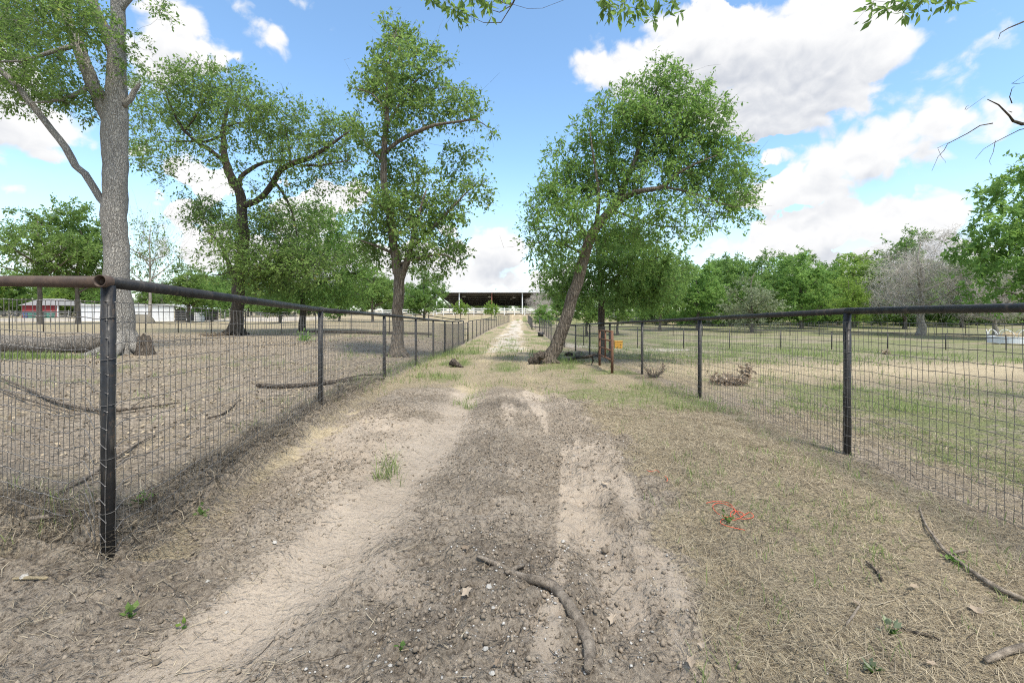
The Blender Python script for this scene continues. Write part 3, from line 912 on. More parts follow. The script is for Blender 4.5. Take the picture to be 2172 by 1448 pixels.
def make_tree(paths, blobs, seed, leaf=.1, lw=.42, n_leaf=40000, per=48, sigma=.42, step=.3, sides=12, droop=.25, sprays=6, twig_r=.006, bark_wob=.05, twigs=True, reach=None, dead=0.0, dead_twigs=0):
    """paths: list of polylines (x,y,z,r); blobs: (cx,cy,cz,rx,ry,rz,weight). Returns trunk MB, branch MB, leaves (V,Q,tint)"""
    g_ = np.random.default_rng(seed)
    trunk = MB()
    nodes = []; rad = []
    for i, p in enumerate(paths):
        q = jit_path(p, step)
        if i or len(q) > 6:
            amp = step * .06
            q[1:-1, :3] += g_.normal(0, amp, (len(q) - 2, 3)) * np.clip(q[1:-1, 3:4] * 4, .3, 1)
        rr = q[:, 3]
        trunk.tube(q[:, :3], rr, sides if rr[0] > .08 else 7, True, bark_wob if rr[0] > .08 else .02, seed + i)
        skip = 0
        if i == 0:
            skip = int(len(q) * .30)
        nodes.append(q[skip:, :3]); rad.append(rr[skip:])
    N = np.concatenate(nodes); RN = np.concatenate(rad)
    branch = MB()
    B = np.array([b[:6] for b in blobs], float); W = np.array([b[6] if len(b) > 6 else 1.0 for b in blobs], float)
    vol = B[:, 3] * B[:, 4] * B[:, 5]
    w = W * vol ** .75; w /= w.sum()
    ncl = max(8, int(n_leaf / per))
    idx = g_.choice(len(B), ncl, p=w)
    u = g_.normal(0, 1, (ncl, 3)); u /= np.linalg.norm(u, axis=1)[:, None]
    r = g_.random(ncl) ** .45
    C = B[idx, :3] + u * r[:, None] * B[idx, 3:6]
    out = u / B[idx, 3:6]; out /= np.linalg.norm(out, axis=1)[:, None]
    d0 = np.min(np.linalg.norm(C[:, None, :] - N[None, ::3], axis=2), axis=1)
    order = np.argsort(d0)
    pool = [N]; poolr = [RN]
    allN = N; allR = RN
    P0 = []; P1 = []; R0 = []; R1 = []
    cnt = 0; newN = []; newR = []
    for k in order:
        c = C[k]
        dd = np.linalg.norm(allN - c, axis=1)
        dd = dd + np.where(allN[:, 2] > c[2] + .1, .6 * (allN[:, 2] - c[2]), 0)
        a = int(np.argmin(dd))
        s0 = allN[a]; L = np.linalg.norm(c - s0)
        m_ = 4 if L > .8 else 3
        t = np.linspace(0, 1, m_ + 1)[:, None]
        perp = g_.normal(0, 1, 3) * L * .10
        arch = np.array([0, 0, L * .10 * (1 if g_.random() < .7 else -1)])
        pts = s0 * (1 - t) + c * t + (perp + arch) * (np.sin(t * math.pi)) + np.vstack([np.zeros(3), g_.normal(0, L * .03, (m_ - 1, 3)), np.zeros(3)])
        ra = min(allR[a] * .75, twig_r * (1.2 + 1.9 * L)); rb = twig_r * .55
        rs = np.linspace(ra, rb, m_ + 1)
        P0.append(pts[:-1]); P1.append(pts[1:]); R0.append(rs[:-1]); R1.append(rs[1:])
        newN.append(pts[1:]); newR.append(rs[1:]); cnt += 1
        if cnt % 24 == 0 or L > 1.2:
            allN = np.concatenate([allN] + newN); allR = np.concatenate([allR] + newR); newN = []; newR = []
    branch.segs(np.concatenate(P0), np.concatenate(P1), np.concatenate(R0), np.concatenate(R1), 4)
    # leafy sprays
    ns = ncl * sprays
    sc_ = np.repeat(C, sprays, 0); so_ = np.repeat(out, sprays, 0)
    dv = g_.normal(0, 1, (ns, 3)) + so_ * .55 + np.array([0, 0, .25]); dv /= np.linalg.norm(dv, axis=1)[:, None]
    ln = sigma * (.45 + .8 * g_.random(ns))
    end = sc_ + dv * ln[:, None] + np.array([0, 0, -1.0]) * (droop * ln * g_.random(ns))[:, None]
    if twigs:
        branch.segs(sc_, end, twig_r * .5, twig_r * .25, 3)
    if dead_twigs:
        k = g_.choice(ncl, dead_twigs); p = C[k]; o_ = out[k]
        for _ in range(3):
            q = p + (o_ + g_.normal(0, .5, p.shape)) * sigma * .9
            branch.segs(p, q, twig_r * .6, twig_r * .25, 3); p = q
    nl = max(2, int(round(per / sprays)))
    n = ns * nl
    t = g_.random(n) * .95 + .05
    S = np.repeat(sc_, nl, 0); E = np.repeat(end, nl, 0); DV = np.repeat(dv, nl, 0)
    pos = S + (E - S) * t[:, None] + g_.normal(0, sigma * .09, (n, 3))
    ax = DV * .6 + g_.normal(0, .75, (n, 3)) + np.array([0, 0, -.35]); ax /= np.linalg.norm(ax, axis=1)[:, None]
    nr = g_.normal(0, .75, (n, 3)) + np.array([0, 0, 1.0])
    sd = np.cross(ax, nr); sd /= np.linalg.norm(sd, axis=1)[:, None] + 1e-9
    nr = np.cross(sd, ax)
    l = leaf * (.42 + 1.1 * g_.random(n)); wv = l * lw
    b0 = pos; tip = pos + ax * l[:, None]
    mid = pos + ax * (l * .45)[:, None] + nr * (l * .10)[:, None]
    V = np.stack([b0, mid - sd * (wv * .5)[:, None], tip, mid + sd * (wv * .5)[:, None]], 1)
    tint = np.clip(np.repeat(np.clip(g_.normal(.45, .24, ncl), 0, 1), sprays * nl) + g_.normal(0, .17, n), 0, .92)
    tint = np.where(g_.random(n) < dead, .99, tint)
    return trunk, branch, (V.reshape(-1, 3), np.arange(n * 4).reshape(-1, 4), np.repeat(tint, 4))


def tree_obj(name, label, base, built, bark, leafm, group=None, cat='tree', bark2=None):
    t, b, (lv, lq, lt) = built
    root = thing(name, base, label, cat, group)
    t.build('trunk', bark, root, True, base)
    b.build('branches', bark2 or bark, root, True, base)
    link('crown', mesh_np('crown', lv - np.array(base), lq, None, leafm, False, {'tint': lt}), root)
    return root


def pp(Y, pts, dy=None):
    """pixel polyline (px, py, radius_m[, depth offset]) at distance Y"""
    o = []
    for q in pts:
        yy = Y + (q[3] if len(q) > 3 else 0)
        o.append((*P(q[0], q[1], yy), q[2]))
    return o


def bl(Y, items, seed, deep=1.0, dspread=.5):
    g_ = np.random.default_rng(seed); o = []
    for it in items:
        x, y, rx, ry = it[:4]; w = it[4] if len(it) > 4 else 1.0
        dep = it[5] if len(it) > 5 else g_.normal(0, dspread)
        k = (Y + dep) / F
        o.append((*P(x, y, Y + dep), rx * k, .5 * (rx + ry) * k * deep, ry * k, w))
    return o


def flare(base, top, r, rf):
    """buttressed foot of a trunk as extra polyline points"""
    b = np.array(base)
    return b


def root_flare(mb, base, r, n, length, seed):
    g_ = np.random.default_rng(seed)
    for k in range(n):
        a = 6.283 * k / n + g_.normal(0, .25)
        d = np.array([math.cos(a), math.sin(a), 0])
        L = length * (.7 + .6 * g_.random())
        p = [np.array(base) + d * r * .35 + np.array([0, 0, r * 1.6]), np.array(base) + d * r * .85 + np.array([0, 0, r * .55]), np.array(base) + d * (r + L * .5) + np.array([0, 0, r * .12])]
        e = np.array(base) + d * (r + L); e[2] = H1(e[0], e[1]) - .05
        p.append(e)
        mb.tube(p, [r * .38, r * .34, r * .22, r * .06], 8, False, .05, seed + k)


def hero_trees():
    # big grey trunk on the left ------------------------------------------------
    Y = 14.5
    b = P(262, 757, Y); b[2] = H1(b[0], b[1])
    base = tuple(b)
    paths = [pp(Y, [(262, 762, .66), (259, 738, .56), (256, 705, .48), (253, 640, .44), (247, 560, .43), (244, 480, .42), (243, 420, .42), (245, 350, .42), (243, 290, .44), (244, 250, .42), (247, 205, .36), (248, 150, .32), (246, 112, .31), (250, 66, .26), (251, 0, .24), (246, -90, .2), (262, -200, .12), (280, -300, .05)]),
             pp(Y, [(236, 270, .30), (220, 228, .28), (199, 186, .26, -.2), (179, 133, .23, -.4), (163, 90, .20, -.5), (149, 60, .17, -.6), (125, -20, .14, -.8), (90, -120, .1, -1), (60, -220, .04, -1.2)]),
             pp(Y, [(246, 118, .25), (232, 85, .22, .1), (215, 48, .19, .3), (199, 5, .17, .4), (185, -60, .13, .5), (150, -160, .06, .6)]),
             pp(Y, [(232, 440, .16), (212, 421, .14), (179, 368, .13, -.2), (160, 352, .13, -.25), (139, 312, .13, -.4), (109, 275, .12, -.5), (66, 219, .11, -.8), (20, 166, .10, -1), (-40, 120, .08, -1.2), (-120, 80, .05, -1.5)]),
             pp(Y, [(262, 225, .12), (276, 210, .11), (286, 192, .09), (296, 178, .06)]),
             pp(Y, [(196, 180, .10, -.2), (150, 205, .08, -.5), (100, 215, .05, -.8), (40, 220, .02, -1)]),
             pp(Y, [(165, 95, .10, -.5), (110, 110, .08, -.8), (40, 130, .05, -1), (-30, 130, .02, -1.2)]),
             pp(Y, [(250, 30, .14), (300, -30, .10), (350, -40, .07), (400, -20, .03)])]
    blobs = bl(Y, [(40, 40, 120, 60), (120, 20, 110, 60), (30, 120, 90, 60, .8), (90, 165, 110, 50, .9), (170, 195, 60, 35, .8), (215, 120, 45, 60, .25), (190, 60, 50, 50, .5), (40, 205, 60, 25, .7),
                   (330, 5, 45, 35, .35), (290, -40, 90, 50, .4), (295, 130, 40, 55, .35), (150, 235, 60, 15, .35), (60, -120, 220, 90, .5), (300, -180, 160, 90, .4), (-120, 60, 120, 110, .6)], 3, 1.2, .8)
    paths = [[(q[0], q[1], q[2], q[3] * .77) for q in p_] for p_ in paths]
    bt = make_tree(paths, blobs, 11, .10, .5, 38000, 34, .42, .3, 16, .2, 5, .007, .045, dead=.01)
    root_flare(bt[0], base, .44, 7, .55, 5)
    tree_obj('oak_tree', 'large grey-barked tree with forked trunk behind the left corner post', base, bt, M['bark_pale'], M['leaf_a'])
    # dark-limbed oak -----------------------------------------------------------
    Y = 29.0
    b = P(499, 710, Y); b[2] = H1(b[0], b[1]); base = tuple(b)
    paths = [pp(Y, [(499, 714, .62), (501, 700, .48), (503, 680, .38), (504, 640, .36), (506, 600, .36), (511, 560, .36), (516, 530, .33), (517, 500, .32), (513, 466, .31), (512, 434, .30), (505, 405, .27), (497, 388, .26), (487, 365, .25), (477, 341, .22), (474, 298, .17), (473, 275, .15), (480, 240, .10), (490, 200, .06), (492, 165, .02)]),
             pp(Y, [(513, 436, .26), (543, 428, .24, -.3), (573, 398, .23, -.6), (588, 368, .22, -.8), (616, 348, .21, -1), (656, 335, .18, -1.2), (682, 320, .15, -1.4), (715, 298, .10, -1.6), (745, 275, .04, -1.8)]),
             pp(Y, [(505, 402, .20), (510, 375, .18, .4), (530, 360, .16, .6), (560, 345, .12, .8), (600, 340, .08, 1), (640, 345, .03, 1.2)]),
             pp(Y, [(479, 345, .18), (455, 325, .16, -.3), (428, 308, .14, -.5), (391, 278, .11, -.8), (365, 232, .08, -1), (345, 180, .03, -1.2)]),
             pp(Y, [(474, 285, .12), (440, 300, .09, .5), (395, 300, .07, .8), (345, 300, .03, 1)]),
             pp(Y, [(473, 275, .10), (500, 262, .09), (540, 258, .07), (580, 240, .03)]),
             pp(Y, [(508, 610, .2), (490, 575, .17, -.2), (478, 540, .13, -.4), (460, 510, .09, -.5), (440, 490, .04, -.6)]),
             pp(Y, [(506, 620, .18), (520, 585, .14), (540, 570, .11, -.4), (580, 562, .07, -.6), (620, 560, .03, -.8)]),
             pp(Y, [(580, 385, .12, -.7), (600, 410, .10, -.8), (620, 450, .08, -1), (630, 500, .03, -1)]),
             pp(Y, [(616, 348, .10, -1), (612, 300, .07, -1), (600, 260, .03, -1)]),
             pp(Y, [(640, 352, .10, -1.1), (690, 350, .08, -1.3), (740, 340, .03, -1.4)]),
             pp(Y, [(392, 278, .07, -.8), (420, 240, .05, -.8), (440, 200, .02, -.6)])]
    blobs = bl(Y, [(385, 200, 75, 60, .8), (470, 190, 95, 45, .9), (340, 245, 55, 60, .7), (430, 265, 70, 50, .6), (545, 235, 85, 50, .9), (610, 270, 75, 50, .8), (690, 285, 65, 50, .9), (740, 310, 40, 50, .6),
                   (330, 330, 50, 45, .7), (370, 380, 35, 25, .6), (400, 330, 60, 30, .4), (300, 200, 30, 50, .4), (640, 380, 80, 30, .5), (700, 370, 60, 40, .5), (560, 300, 50, 40, .4),
                   (455, 470, 50, 50, 1.2), (470, 540, 45, 40, .9), (545, 480, 70, 45, 1.0), (620, 470, 70, 50, .8), (570, 560, 80, 45, 1.2), (650, 560, 80, 50, 1.1), (560, 610, 60, 20, .8), (430, 440, 30, 25, .6)], 4, 1.25, 1.3)
    blobs += bl(Y, [(540, 400, 50, 35, .6, -1.6), (600, 340, 60, 30, .7, -2.2), (480, 330, 50, 35, .6, -1.5), (660, 320, 50, 30, .7, -2.4), (440, 290, 50, 30, .6, -1.6), (500, 500, 50, 40, .9, -1.2), (520, 580, 50, 35, .8, -1.2), (430, 590, 35, 30, .7), (300, 300, 25, 60, .5), (420, 160, 60, 25, .6)], 44, 1.0, .5)
    paths = [paths[0]] + [[(q[0], q[1], q[2], q[3] * .8) for q in p_] for p_ in paths[1:]]
    bt = make_tree(paths, blobs, 12, .18, .5, 38000, 22, .8, .5, 12, .25, 6, .011, .05, dead=.01)
    root_flare(bt[0], base, .46, 7, .7, 15)
    tree_obj('oak_tree', 'spreading oak with dark crooked limbs in the bare paddock', base, bt, M['bark_dark'], M['leaf_a'])
    # tree behind the oak, filling below its limbs -------------------------------
    Y = 36.0
    b = P(640, 700, Y); b[2] = H1(b[0], b[1]); base = tuple(b)
    paths = [pp(Y, [(640, 704, .3), (641, 680, .25), (643, 640, .22), (650, 580, .18), (655, 520, .12), (660, 460, .05)]),
             pp(Y, [(645, 630, .14), (600, 600, .12), (560, 590, .08), (530, 600, .03)]),
             pp(Y, [(645, 620, .14), (700, 590, .12), (750, 580, .08), (790, 600, .03)])]
    blobs = bl(Y, [(600, 570, 80, 55), (690, 560, 90, 60), (660, 490, 80, 60), (740, 540, 60, 50), (560, 610, 60, 30), (760, 600, 50, 40), (650, 620, 90, 28), (715, 460, 40, 40, .6), (700, 625, 80, 25)], 5, 1.3, 1.0)
    bt = make_tree(paths, blobs, 13, .20, .5, 27000, 36, .85, .6, 9, .25, 5, .012)
    tree_obj('oak_tree', 'leafy low-crowned tree half hidden between the crooked oak and the tall tree', base, bt, M['bark_dark'], M['leaf_b'])
    # tall tree beside the left fence --------------------------------------------
    Y = 16.0
    b = P(843, 752, Y); b[2] = H1(b[0], b[1]); base = tuple(b)
    paths = [pp(Y, [(842, 757, .40), (842, 742, .31), (843, 715, .265), (844, 680, .25), (845, 640, .24), (847, 600, .24), (845, 575, .24), (838, 545, .2), (832, 500, .18), (826, 450, .165), (816, 400, .15), (814, 350, .14), (815, 310, .135), (819, 270, .11), (821, 210, .09), (824, 150, .06), (832, 100, .04), (842, 60, .015)]),
             pp(Y, [(848, 595, .17), (858, 570, .15, -.1), (868, 540, .13, -.2), (876, 500, .10, -.3), (890, 450, .07, -.4), (905, 400, .03, -.5)]),
             pp(Y, [(817, 325, .10), (845, 300, .095, -.2), (885, 280, .09, -.4), (920, 266, .07, -.6), (975, 258, .05, -.8), (1010, 255, .035, -.9), (1035, 270, .012, -1)]),
             pp(Y, [(819, 270, .06), (860, 200, .045, .2), (890, 165, .03, .3), (935, 140, .015, .4), (960, 125, .006, .5)]),
             pp(Y, [(820, 235, .05), (790, 200, .035), (760, 190, .02), (735, 190, .008)]),
             pp(Y, [(815, 345, .07), (780, 310, .05, .3), (755, 270, .03, .4), (740, 245, .01, .5)]),
             pp(Y, [(870, 530, .08, -.2), (920, 480, .06, -.4), (970, 430, .04, -.6), (1010, 390, .02, -.8), (1030, 400, .008, -.9)]),
             pp(Y, [(826, 455, .08), (790, 420, .06, -.3), (760, 400, .03, -.5), (745, 420, .01, -.6)]),
             pp(Y, [(845, 560, .07), (900, 545, .05, -.5), (945, 540, .03, -.7), (975, 560, .01, -.8)]),
             pp(Y, [(838, 540, .07), (795, 520, .05, -.5), (765, 510, .03, -.7)]),
             pp(Y, [(905, 190, .02, .3), (960, 185, .012, .4), (1000, 190, .005, .5)])]
    blobs = bl(Y, [(838, 75, 40, 35), (868, 75, 25, 20, .7), (830, 130, 55, 40), (885, 130, 50, 40), (790, 160, 40, 30, .8), (850, 190, 75, 40), (930, 125, 30, 28, .8), (935, 185, 55, 30, .8), (780, 195, 45, 25, .8),
                   (880, 240, 80, 35), (970, 225, 60, 35), (1010, 235, 28, 25, .8), (1035, 275, 14, 18, .6), (830, 290, 60, 40, .8), (770, 285, 40, 35, .6), (760, 240, 25, 20, .6), (930, 300, 50, 25, .25),
                   (840, 370, 65, 50, 1), (895, 390, 50, 40, .8), (980, 360, 45, 40, .9), (1010, 410, 45, 30, 1), (1020, 335, 20, 20, .6), (940, 440, 55, 40, 1), (860, 450, 75, 45, 1.1), (790, 430, 55, 40, .9), (975, 460, 20, 25, .7),
                   (800, 500, 60, 35, 1.0), (900, 510, 75, 40, 1.1), (960, 540, 35, 35, .9), (850, 555, 75, 25, .8), (770, 540, 40, 25, .8), (920, 580, 35, 25, .7), (755, 380, 30, 30, .5)], 6, 1.15, .7)
    paths = [[(q[0], q[1], q[2], q[3] * .78) for q in p_] for p_ in paths]
    bt = make_tree(paths, blobs, 14, .12, .55, 31000, 22, .40, .3, 14, .25, 5, .006, .05, dead=.012, dead_twigs=60)
    root_flare(bt[0], base, .27, 7, .3, 25)
    tree_obj('oak_tree', 'tall leafy tree standing just behind the left lane fence', base, bt, M['bark_mid'], M['leaf_a'])
    # leaning tree ---------------------------------------------------------------
    Y = 13.6
    b = P(1162, 772, Y); b[2] = H1(b[0], b[1]); base = tuple(b)
    paths = [pp(Y, [(1157, 780, .36), (1166, 762, .29), (1177, 738, .255), (1196, 690, .24), (1215, 630, .225), (1232, 570, .205), (1248, 512, .195), (1264, 482, .185), (1288, 455, .17), (1306, 435, .15), (1320, 405, .12), (1335, 370, .10), (1350, 330, .08), (1365, 280, .06), (1385, 220, .04), (1400, 160, .015)]),
             pp(Y, [(1300, 442, .12), (1322, 420, .11, -.3), (1345, 408, .10, -.5), (1380, 402, .085, -.7), (1410, 395, .075, -.8), (1432, 372, .06, -.9), (1470, 350, .04, -1), (1520, 330, .015, -1.2)]),
             pp(Y, [(1408, 396, .05, -.8), (1450, 405, .04, -.9), (1500, 420, .025, -1), (1560, 440, .01, -1.1)]),
             pp(Y, [(1250, 510, .09), (1225, 470, .07, .3), (1195, 430, .05, .5), (1165, 400, .03, .7), (1145, 375, .01, .8)]),
             pp(Y, [(1262, 486, .09), (1270, 430, .07, -.4), (1265, 370, .05, -.6), (1255, 310, .03, -.8), (1250, 270, .01, -.9)]),
             pp(Y, [(1318, 410, .07), (1300, 350, .05, .4), (1300, 290, .03, .5), (1310, 230, .01, .6)]),
             pp(Y, [(1338, 365, .06), (1400, 320, .045, .4), (1450, 270, .03, .6), (1490, 220, .012, .8)]),
             pp(Y, [(1240, 540, .06), (1200, 520, .045, -.4), (1160, 510, .025, -.6), (1130, 520, .01, -.7)]),
             pp(Y, [(1300, 445, .05), (1350, 465, .04, .4), (1400, 480, .03, .6), (1470, 480, .015, .8), (1530, 490, .006, .9), (1545, 508, .003, .9)])]
    blobs = bl(Y, [(1405, 165, 45, 32, 1), (1370, 205, 70, 40), (1450, 200, 55, 40), (1310, 240, 70, 40), (1400, 260, 90, 50), (1490, 250, 65, 50), (1250, 300, 65, 40), (1340, 310, 90, 50), (1440, 320, 90, 50), (1535, 320, 55, 60),
                   (1200, 340, 40, 35, .8), (1205, 390, 65, 45), (1290, 380, 80, 45), (1390, 390, 90, 40, .6), (1490, 390, 75, 45), (1565, 395, 42, 50), (1590, 440, 25, 30, .7), (1160, 430, 45, 40), (1240, 440, 70, 35), (1340, 455, 70, 30, .6), (1430, 440, 80, 30, .8), (1530, 445, 50, 28, .8),
                   (1180, 490, 60, 35), (1130, 475, 28, 25, .7), (1290, 510, 60, 30, .8), (1400, 490, 70, 28, .8), (1480, 485, 40, 22, .6), (1190, 545, 50, 25, .8), (1130, 520, 25, 22, .6)], 7, 1.1, .6)
    paths = [[(q[0], q[1], q[2], q[3] * .78) for q in p_] for p_ in paths]
    bt = make_tree(paths, blobs, 15, .118, .40, 39000, 26, .40, .3, 14, .35, 5, .006, .05, dead_twigs=30)
    root_flare(bt[0], base, .20, 6, .28, 35)
    tree_obj('leaning_tree', 'leaning tree with bright green crown at the right edge of the lane', base, bt, M['bark_mid'], M['leaf_b'])
    # tree behind it -------------------------------------------------------------
    Y = 18.0
    b = P(1276, 752, Y); b[2] = H1(b[0], b[1]); base = tuple(b)
    paths = [pp(Y, [(1277, 757, .20), (1277, 740, .15), (1276, 690, .13), (1276, 640, .125), (1274, 600, .12), (1272, 560, .10), (1266, 520, .08), (1262, 480, .05), (1270, 440, .02)]),
             pp(Y, [(1276, 620, .08), (1310, 585, .06, -.4), (1350, 560, .045, -.6), (1400, 545, .02, -.8)]),
             pp(Y, [(1275, 610, .07), (1245, 580, .05, .3), (1210, 565, .035, .5), (1170, 570, .01, .7)]),
             pp(Y, [(1274, 575, .06), (1290, 530, .045, .4), (1320, 500, .025, .5), (1350, 490, .01, .6)])]
    blobs = bl(Y, [(1300, 560, 70, 40), (1220, 575, 60, 35), (1370, 560, 75, 40), (1330, 615, 80, 28), (1240, 620, 60, 25), (1400, 610, 50, 35), (1180, 600, 45, 30), (1280, 510, 60, 35), (1350, 510, 70, 30), (1440, 570, 35, 35, .8), (1380, 640, 50, 18, .8), (1160, 560, 35, 28, .7), (1310, 650, 50, 14, .6)], 8, 1.2, .7)
    bt = make_tree(paths, blobs, 16, .13, .45, 22000, 30, .42, .35, 12, .3, 5, .007)
    root_flare(bt[0], base, .14, 6, .2, 45)
    tree_obj('shade_tree', 'thin dark trunked tree with low leafy crown behind the leaning tree', base, bt, M['bark_dark'], M['leaf_c'])
    # tree above the camera: leaves hang into the top of the picture --------------
    base = (0.9, -3.6, H1(.9, -3.6))
    paths = [[(.9, -3.6, base[2] - .1, .34), (.9, -3.55, 1.2, .27), (.95, -3.4, 2.6, .24), (1.0, -3.1, 3.8, .20), (1.05, -2.4, 4.8, .15), (1.1, -1.2, 5.5, .11), (1.0, .8, 5.7, .08), (.7, 2.8, 5.35, .05), (.35, 4.2, 4.95, .025), (.0, 4.9, 4.6, .008)],
             [(1.05, -2.6, 4.6, .12), (2.0, -1.6, 5.5, .09), (3.0, .5, 5.9, .06), (3.6, 2.6, 5.5, .035), (3.85, 4.0, 4.75, .012)],
             [(1.0, -3.0, 3.9, .12), (.2, -2.2, 5.2, .09), (-.6, .2, 6.1, .06), (-.6, 2.6, 5.7, .035), (-.45, 4.3, 5.0, .01)],
             [(1.0, .8, 5.7, .06), (1.3, 2.6, 5.5, .04), (1.25, 4.2, 4.95, .012)],
             [(.95, -3.2, 3.4, .12), (2.2, -4.2, 4.8, .08), (3.2, -5.2, 6.0, .03)], [(.95, -3.3, 3.2, .12), (-.5, -4.4, 4.8, .08), (-1.6, -5.2, 6.0, .03)]]
    blobs = [(1.0, -3.2, 7.0, 2.6, 2.2, 1.4, .5), (-.9, -1.2, 7.0, 1.8, 2.2, .9, .4), (2.8, -1.0, 7.0, 1.8, 2.2, .9, .4), (2.6, -5.0, 6.4, 1.6, 1.6, 1.0, .5), (-1.2, -5.0, 6.4, 1.6, 1.6, 1.0, .5)]
    for (x, y, rx, ry) in ((915, -8, 26, 14), (975, 22, 16, 22), (1005, -10, 45, 16), (1055, -5, 26, 16), (1290, -6, 30, 18), (1370, -2, 45, 22), (1378, 35, 14, 20), (1330, 15, 20, 16), (1440, -14, 26, 12), (1860, -4, 26, 14), (1920, 8, 26, 18), (1985, -8, 40, 18), (1895, 24, 10, 10), (2010, 5, 14, 12)):
        p = P(x, y, 4.5); k = 4.5 / F
        blobs.append((*p, rx * k, .14, ry * k, 6.0))
    bt = make_tree(paths, blobs, 17, .088, .42, 5200, 16, .13, .3, 10, .8, 4, .003, .04)
    tree_obj('overhead_tree', 'tree overhead whose leafy twigs hang into the top of the sky', base, bt, M['bark_mid'], M['leaf_a'])
    # bare branches reaching in from the right -------------------------------------
    Yb = 6.2
    base = (9.6, 6.4, H1(9.6, 6.4))
    mb = MB()
    mb.tube(jit_path([(9.6, 6.4, base[2] - .1, .25), (9.6, 6.35, 1.5, .2), (9.5, 6.3, 3.2, .16), (9.4, 6.3, 5.0, .11), (9.5, 6.4, 6.8, .06), (9.6, 6.4, 8.0, .02)], .3)[:, :3], np.interp(np.linspace(0, 1, len(jit_path([(9.6, 6.4, base[2] - .1, .25), (9.6, 6.35, 1.5, .2), (9.5, 6.3, 3.2, .16), (9.4, 6.3, 5.0, .11), (9.5, 6.4, 6.8, .06), (9.6, 6.4, 8.0, .02)], .3))), [0, .2, .5, .8, 1], [.25, .2, .14, .06, .02]), 10, True, .05, 3)
    root = thing('bare_tree', base, 'bare tree whose leafless dead branches reach in from the right edge', 'tree')
    mb.build('trunk', M['bark_dark'], root, True, base)
    bb = MB()
    def br(pts, r0, r1):
        q = [P(a, c, Yb) for a, c in pts]
        q = np.array(q); q[:, 1] += np.linspace(.15, -.15, len(q))
        bb.tube(q, np.linspace(r0, r1, len(q)) * .68, 6, True)
    br([(2560, 210), (2400, 235), (2280, 250), (2172, 262), (2145, 258), (2130, 250), (2100, 230), (2070, 222)], .05, .007)
    br([(2130, 252), (2095, 260), (2060, 280), (2010, 305), (1995, 322), (1975, 338), (1955, 370)], .012, .0025)
    br([(2070, 222), (2050, 226), (2032, 234)], .005, .002)
    br([(2072, 223), (2066, 215)], .003, .002)
    br([(2010, 306), (1992, 310)], .004, .0015)
    br([(2012, 308), (2004, 330), (1998, 345), (1984, 354)], .004, .0015)
    br([(2290, 248), (2220, 262), (2172, 272), (2130, 292), (2100, 306), (2070, 322), (2045, 345)], .012, .0025)
    br([(2136, 290), (2115, 320), (2090, 345), (2078, 358)], .006, .002)
    br([(2172, 228), (2140, 236), (2112, 246)], .008, .002)
    br([(2172, 208), (2150, 202), (2138, 192), (2126, 195)], .010, .003)
    br([(2280, 200), (2220, 205), (2172, 208)], .016, .010)
    br([(2320, 215), (2250, 222), (2172, 228)], .012, .008)
    br([(2172, 165), (2160, 178), (2152, 186)], .006, .002)
    br([(2172, 166), (2150, 170)], .004, .002)
    br([(2260, 140), (2215, 155), (2172, 165)], .010, .006)
    br([(2420, 0), (2300, 20), (2220, 35), (2172, 46), (2130, 65), (2105, 80), (2093, 97)], .03, .003)
    br([(2330, 240), (2300, 215), (2270, 180), (2250, 140)], .02, .008)
    br([(2560, 180), (2500, 60), (2420, 0)], .05, .03)
    bb.build('dead_branches', M['bark_dark'], root, True, base)


hero_trees()


# ------------------------------------------------------------------ background trees
def std_tree(seed, h, w, trunk_h, leaf, n, shape='round', per=40, sig=.6, wig=.25, r=.2, **kw):
    g_ = np.random.default_rng(seed)
    pts = [(0, 0, -.3, r * 1.4), (0, 0, .4, r * 1.05)]
    k = 6
    for i in range(1, k + 1):
        t = i / k
        pts.append((g_.normal(0, wig * t * .5), g_.normal(0, wig * t * .5), h * .9 * t, r * (1 - .92 * t) + .015))
    paths = [pts]
    nb = 9
    blobs = []
    for i in range(nb):
        a = 6.283 * i / nb * 1.62 + g_.normal(0, .3); t = g_.uniform(.0, .6)
        z0 = trunk_h + (h * .85 - trunk_h) * t
        rr = w * (.55 + .4 * g_.random()) * (1 - .45 * t)
        e = (math.cos(a) * rr, math.sin(a) * rr, min(z0 + rr * g_.uniform(.3, .9), h * .93))
        paths.append([(0, 0, z0, r * .45 * (1 - .5 * t)), (e[0] * .4, e[1] * .4, z0 + (e[2] - z0) * .35, r * .3), (e[0] * .75, e[1] * .75, z0 + (e[2] - z0) * .7, r * .18), (*e, .015)])
        blobs.append((e[0] * .85, e[1] * .85, e[2], w * g_.uniform(.28, .45), w * g_.uniform(.28, .45), h * g_.uniform(.09, .15), 1))
    if shape == 'round':
        for i in range(9):
            z = trunk_h + (h - trunk_h) * (.12 + .85 * (i + .5) / 9)
            ww = w * math.sqrt(max(.12, 1 - ((z - (trunk_h + (h - trunk_h) * .45)) / ((h - trunk_h) * .62)) ** 2))
            a = g_.random() * 6.28
            blobs.append((math.cos(a) * ww * .35, math.sin(a) * ww * .35, min(z, h * .93), ww * .62, ww * .62, (h - trunk_h) * .13, 1.2))
    else:
        for i in range(8):
            t = (i + .5) / 8
            ww = w * (1 - t) ** .7
            blobs.append((g_.normal(0, .15 * w), g_.normal(0, .15 * w), trunk_h + (h - trunk_h) * t, ww * .9, ww * .9, (h - trunk_h) * .10, 1))
    return make_tree(paths, blobs, seed, leaf, .5, n, per, sig, .7, 8, .25, 5, .012, .03, twigs=kw.pop('twigs', False), **kw)


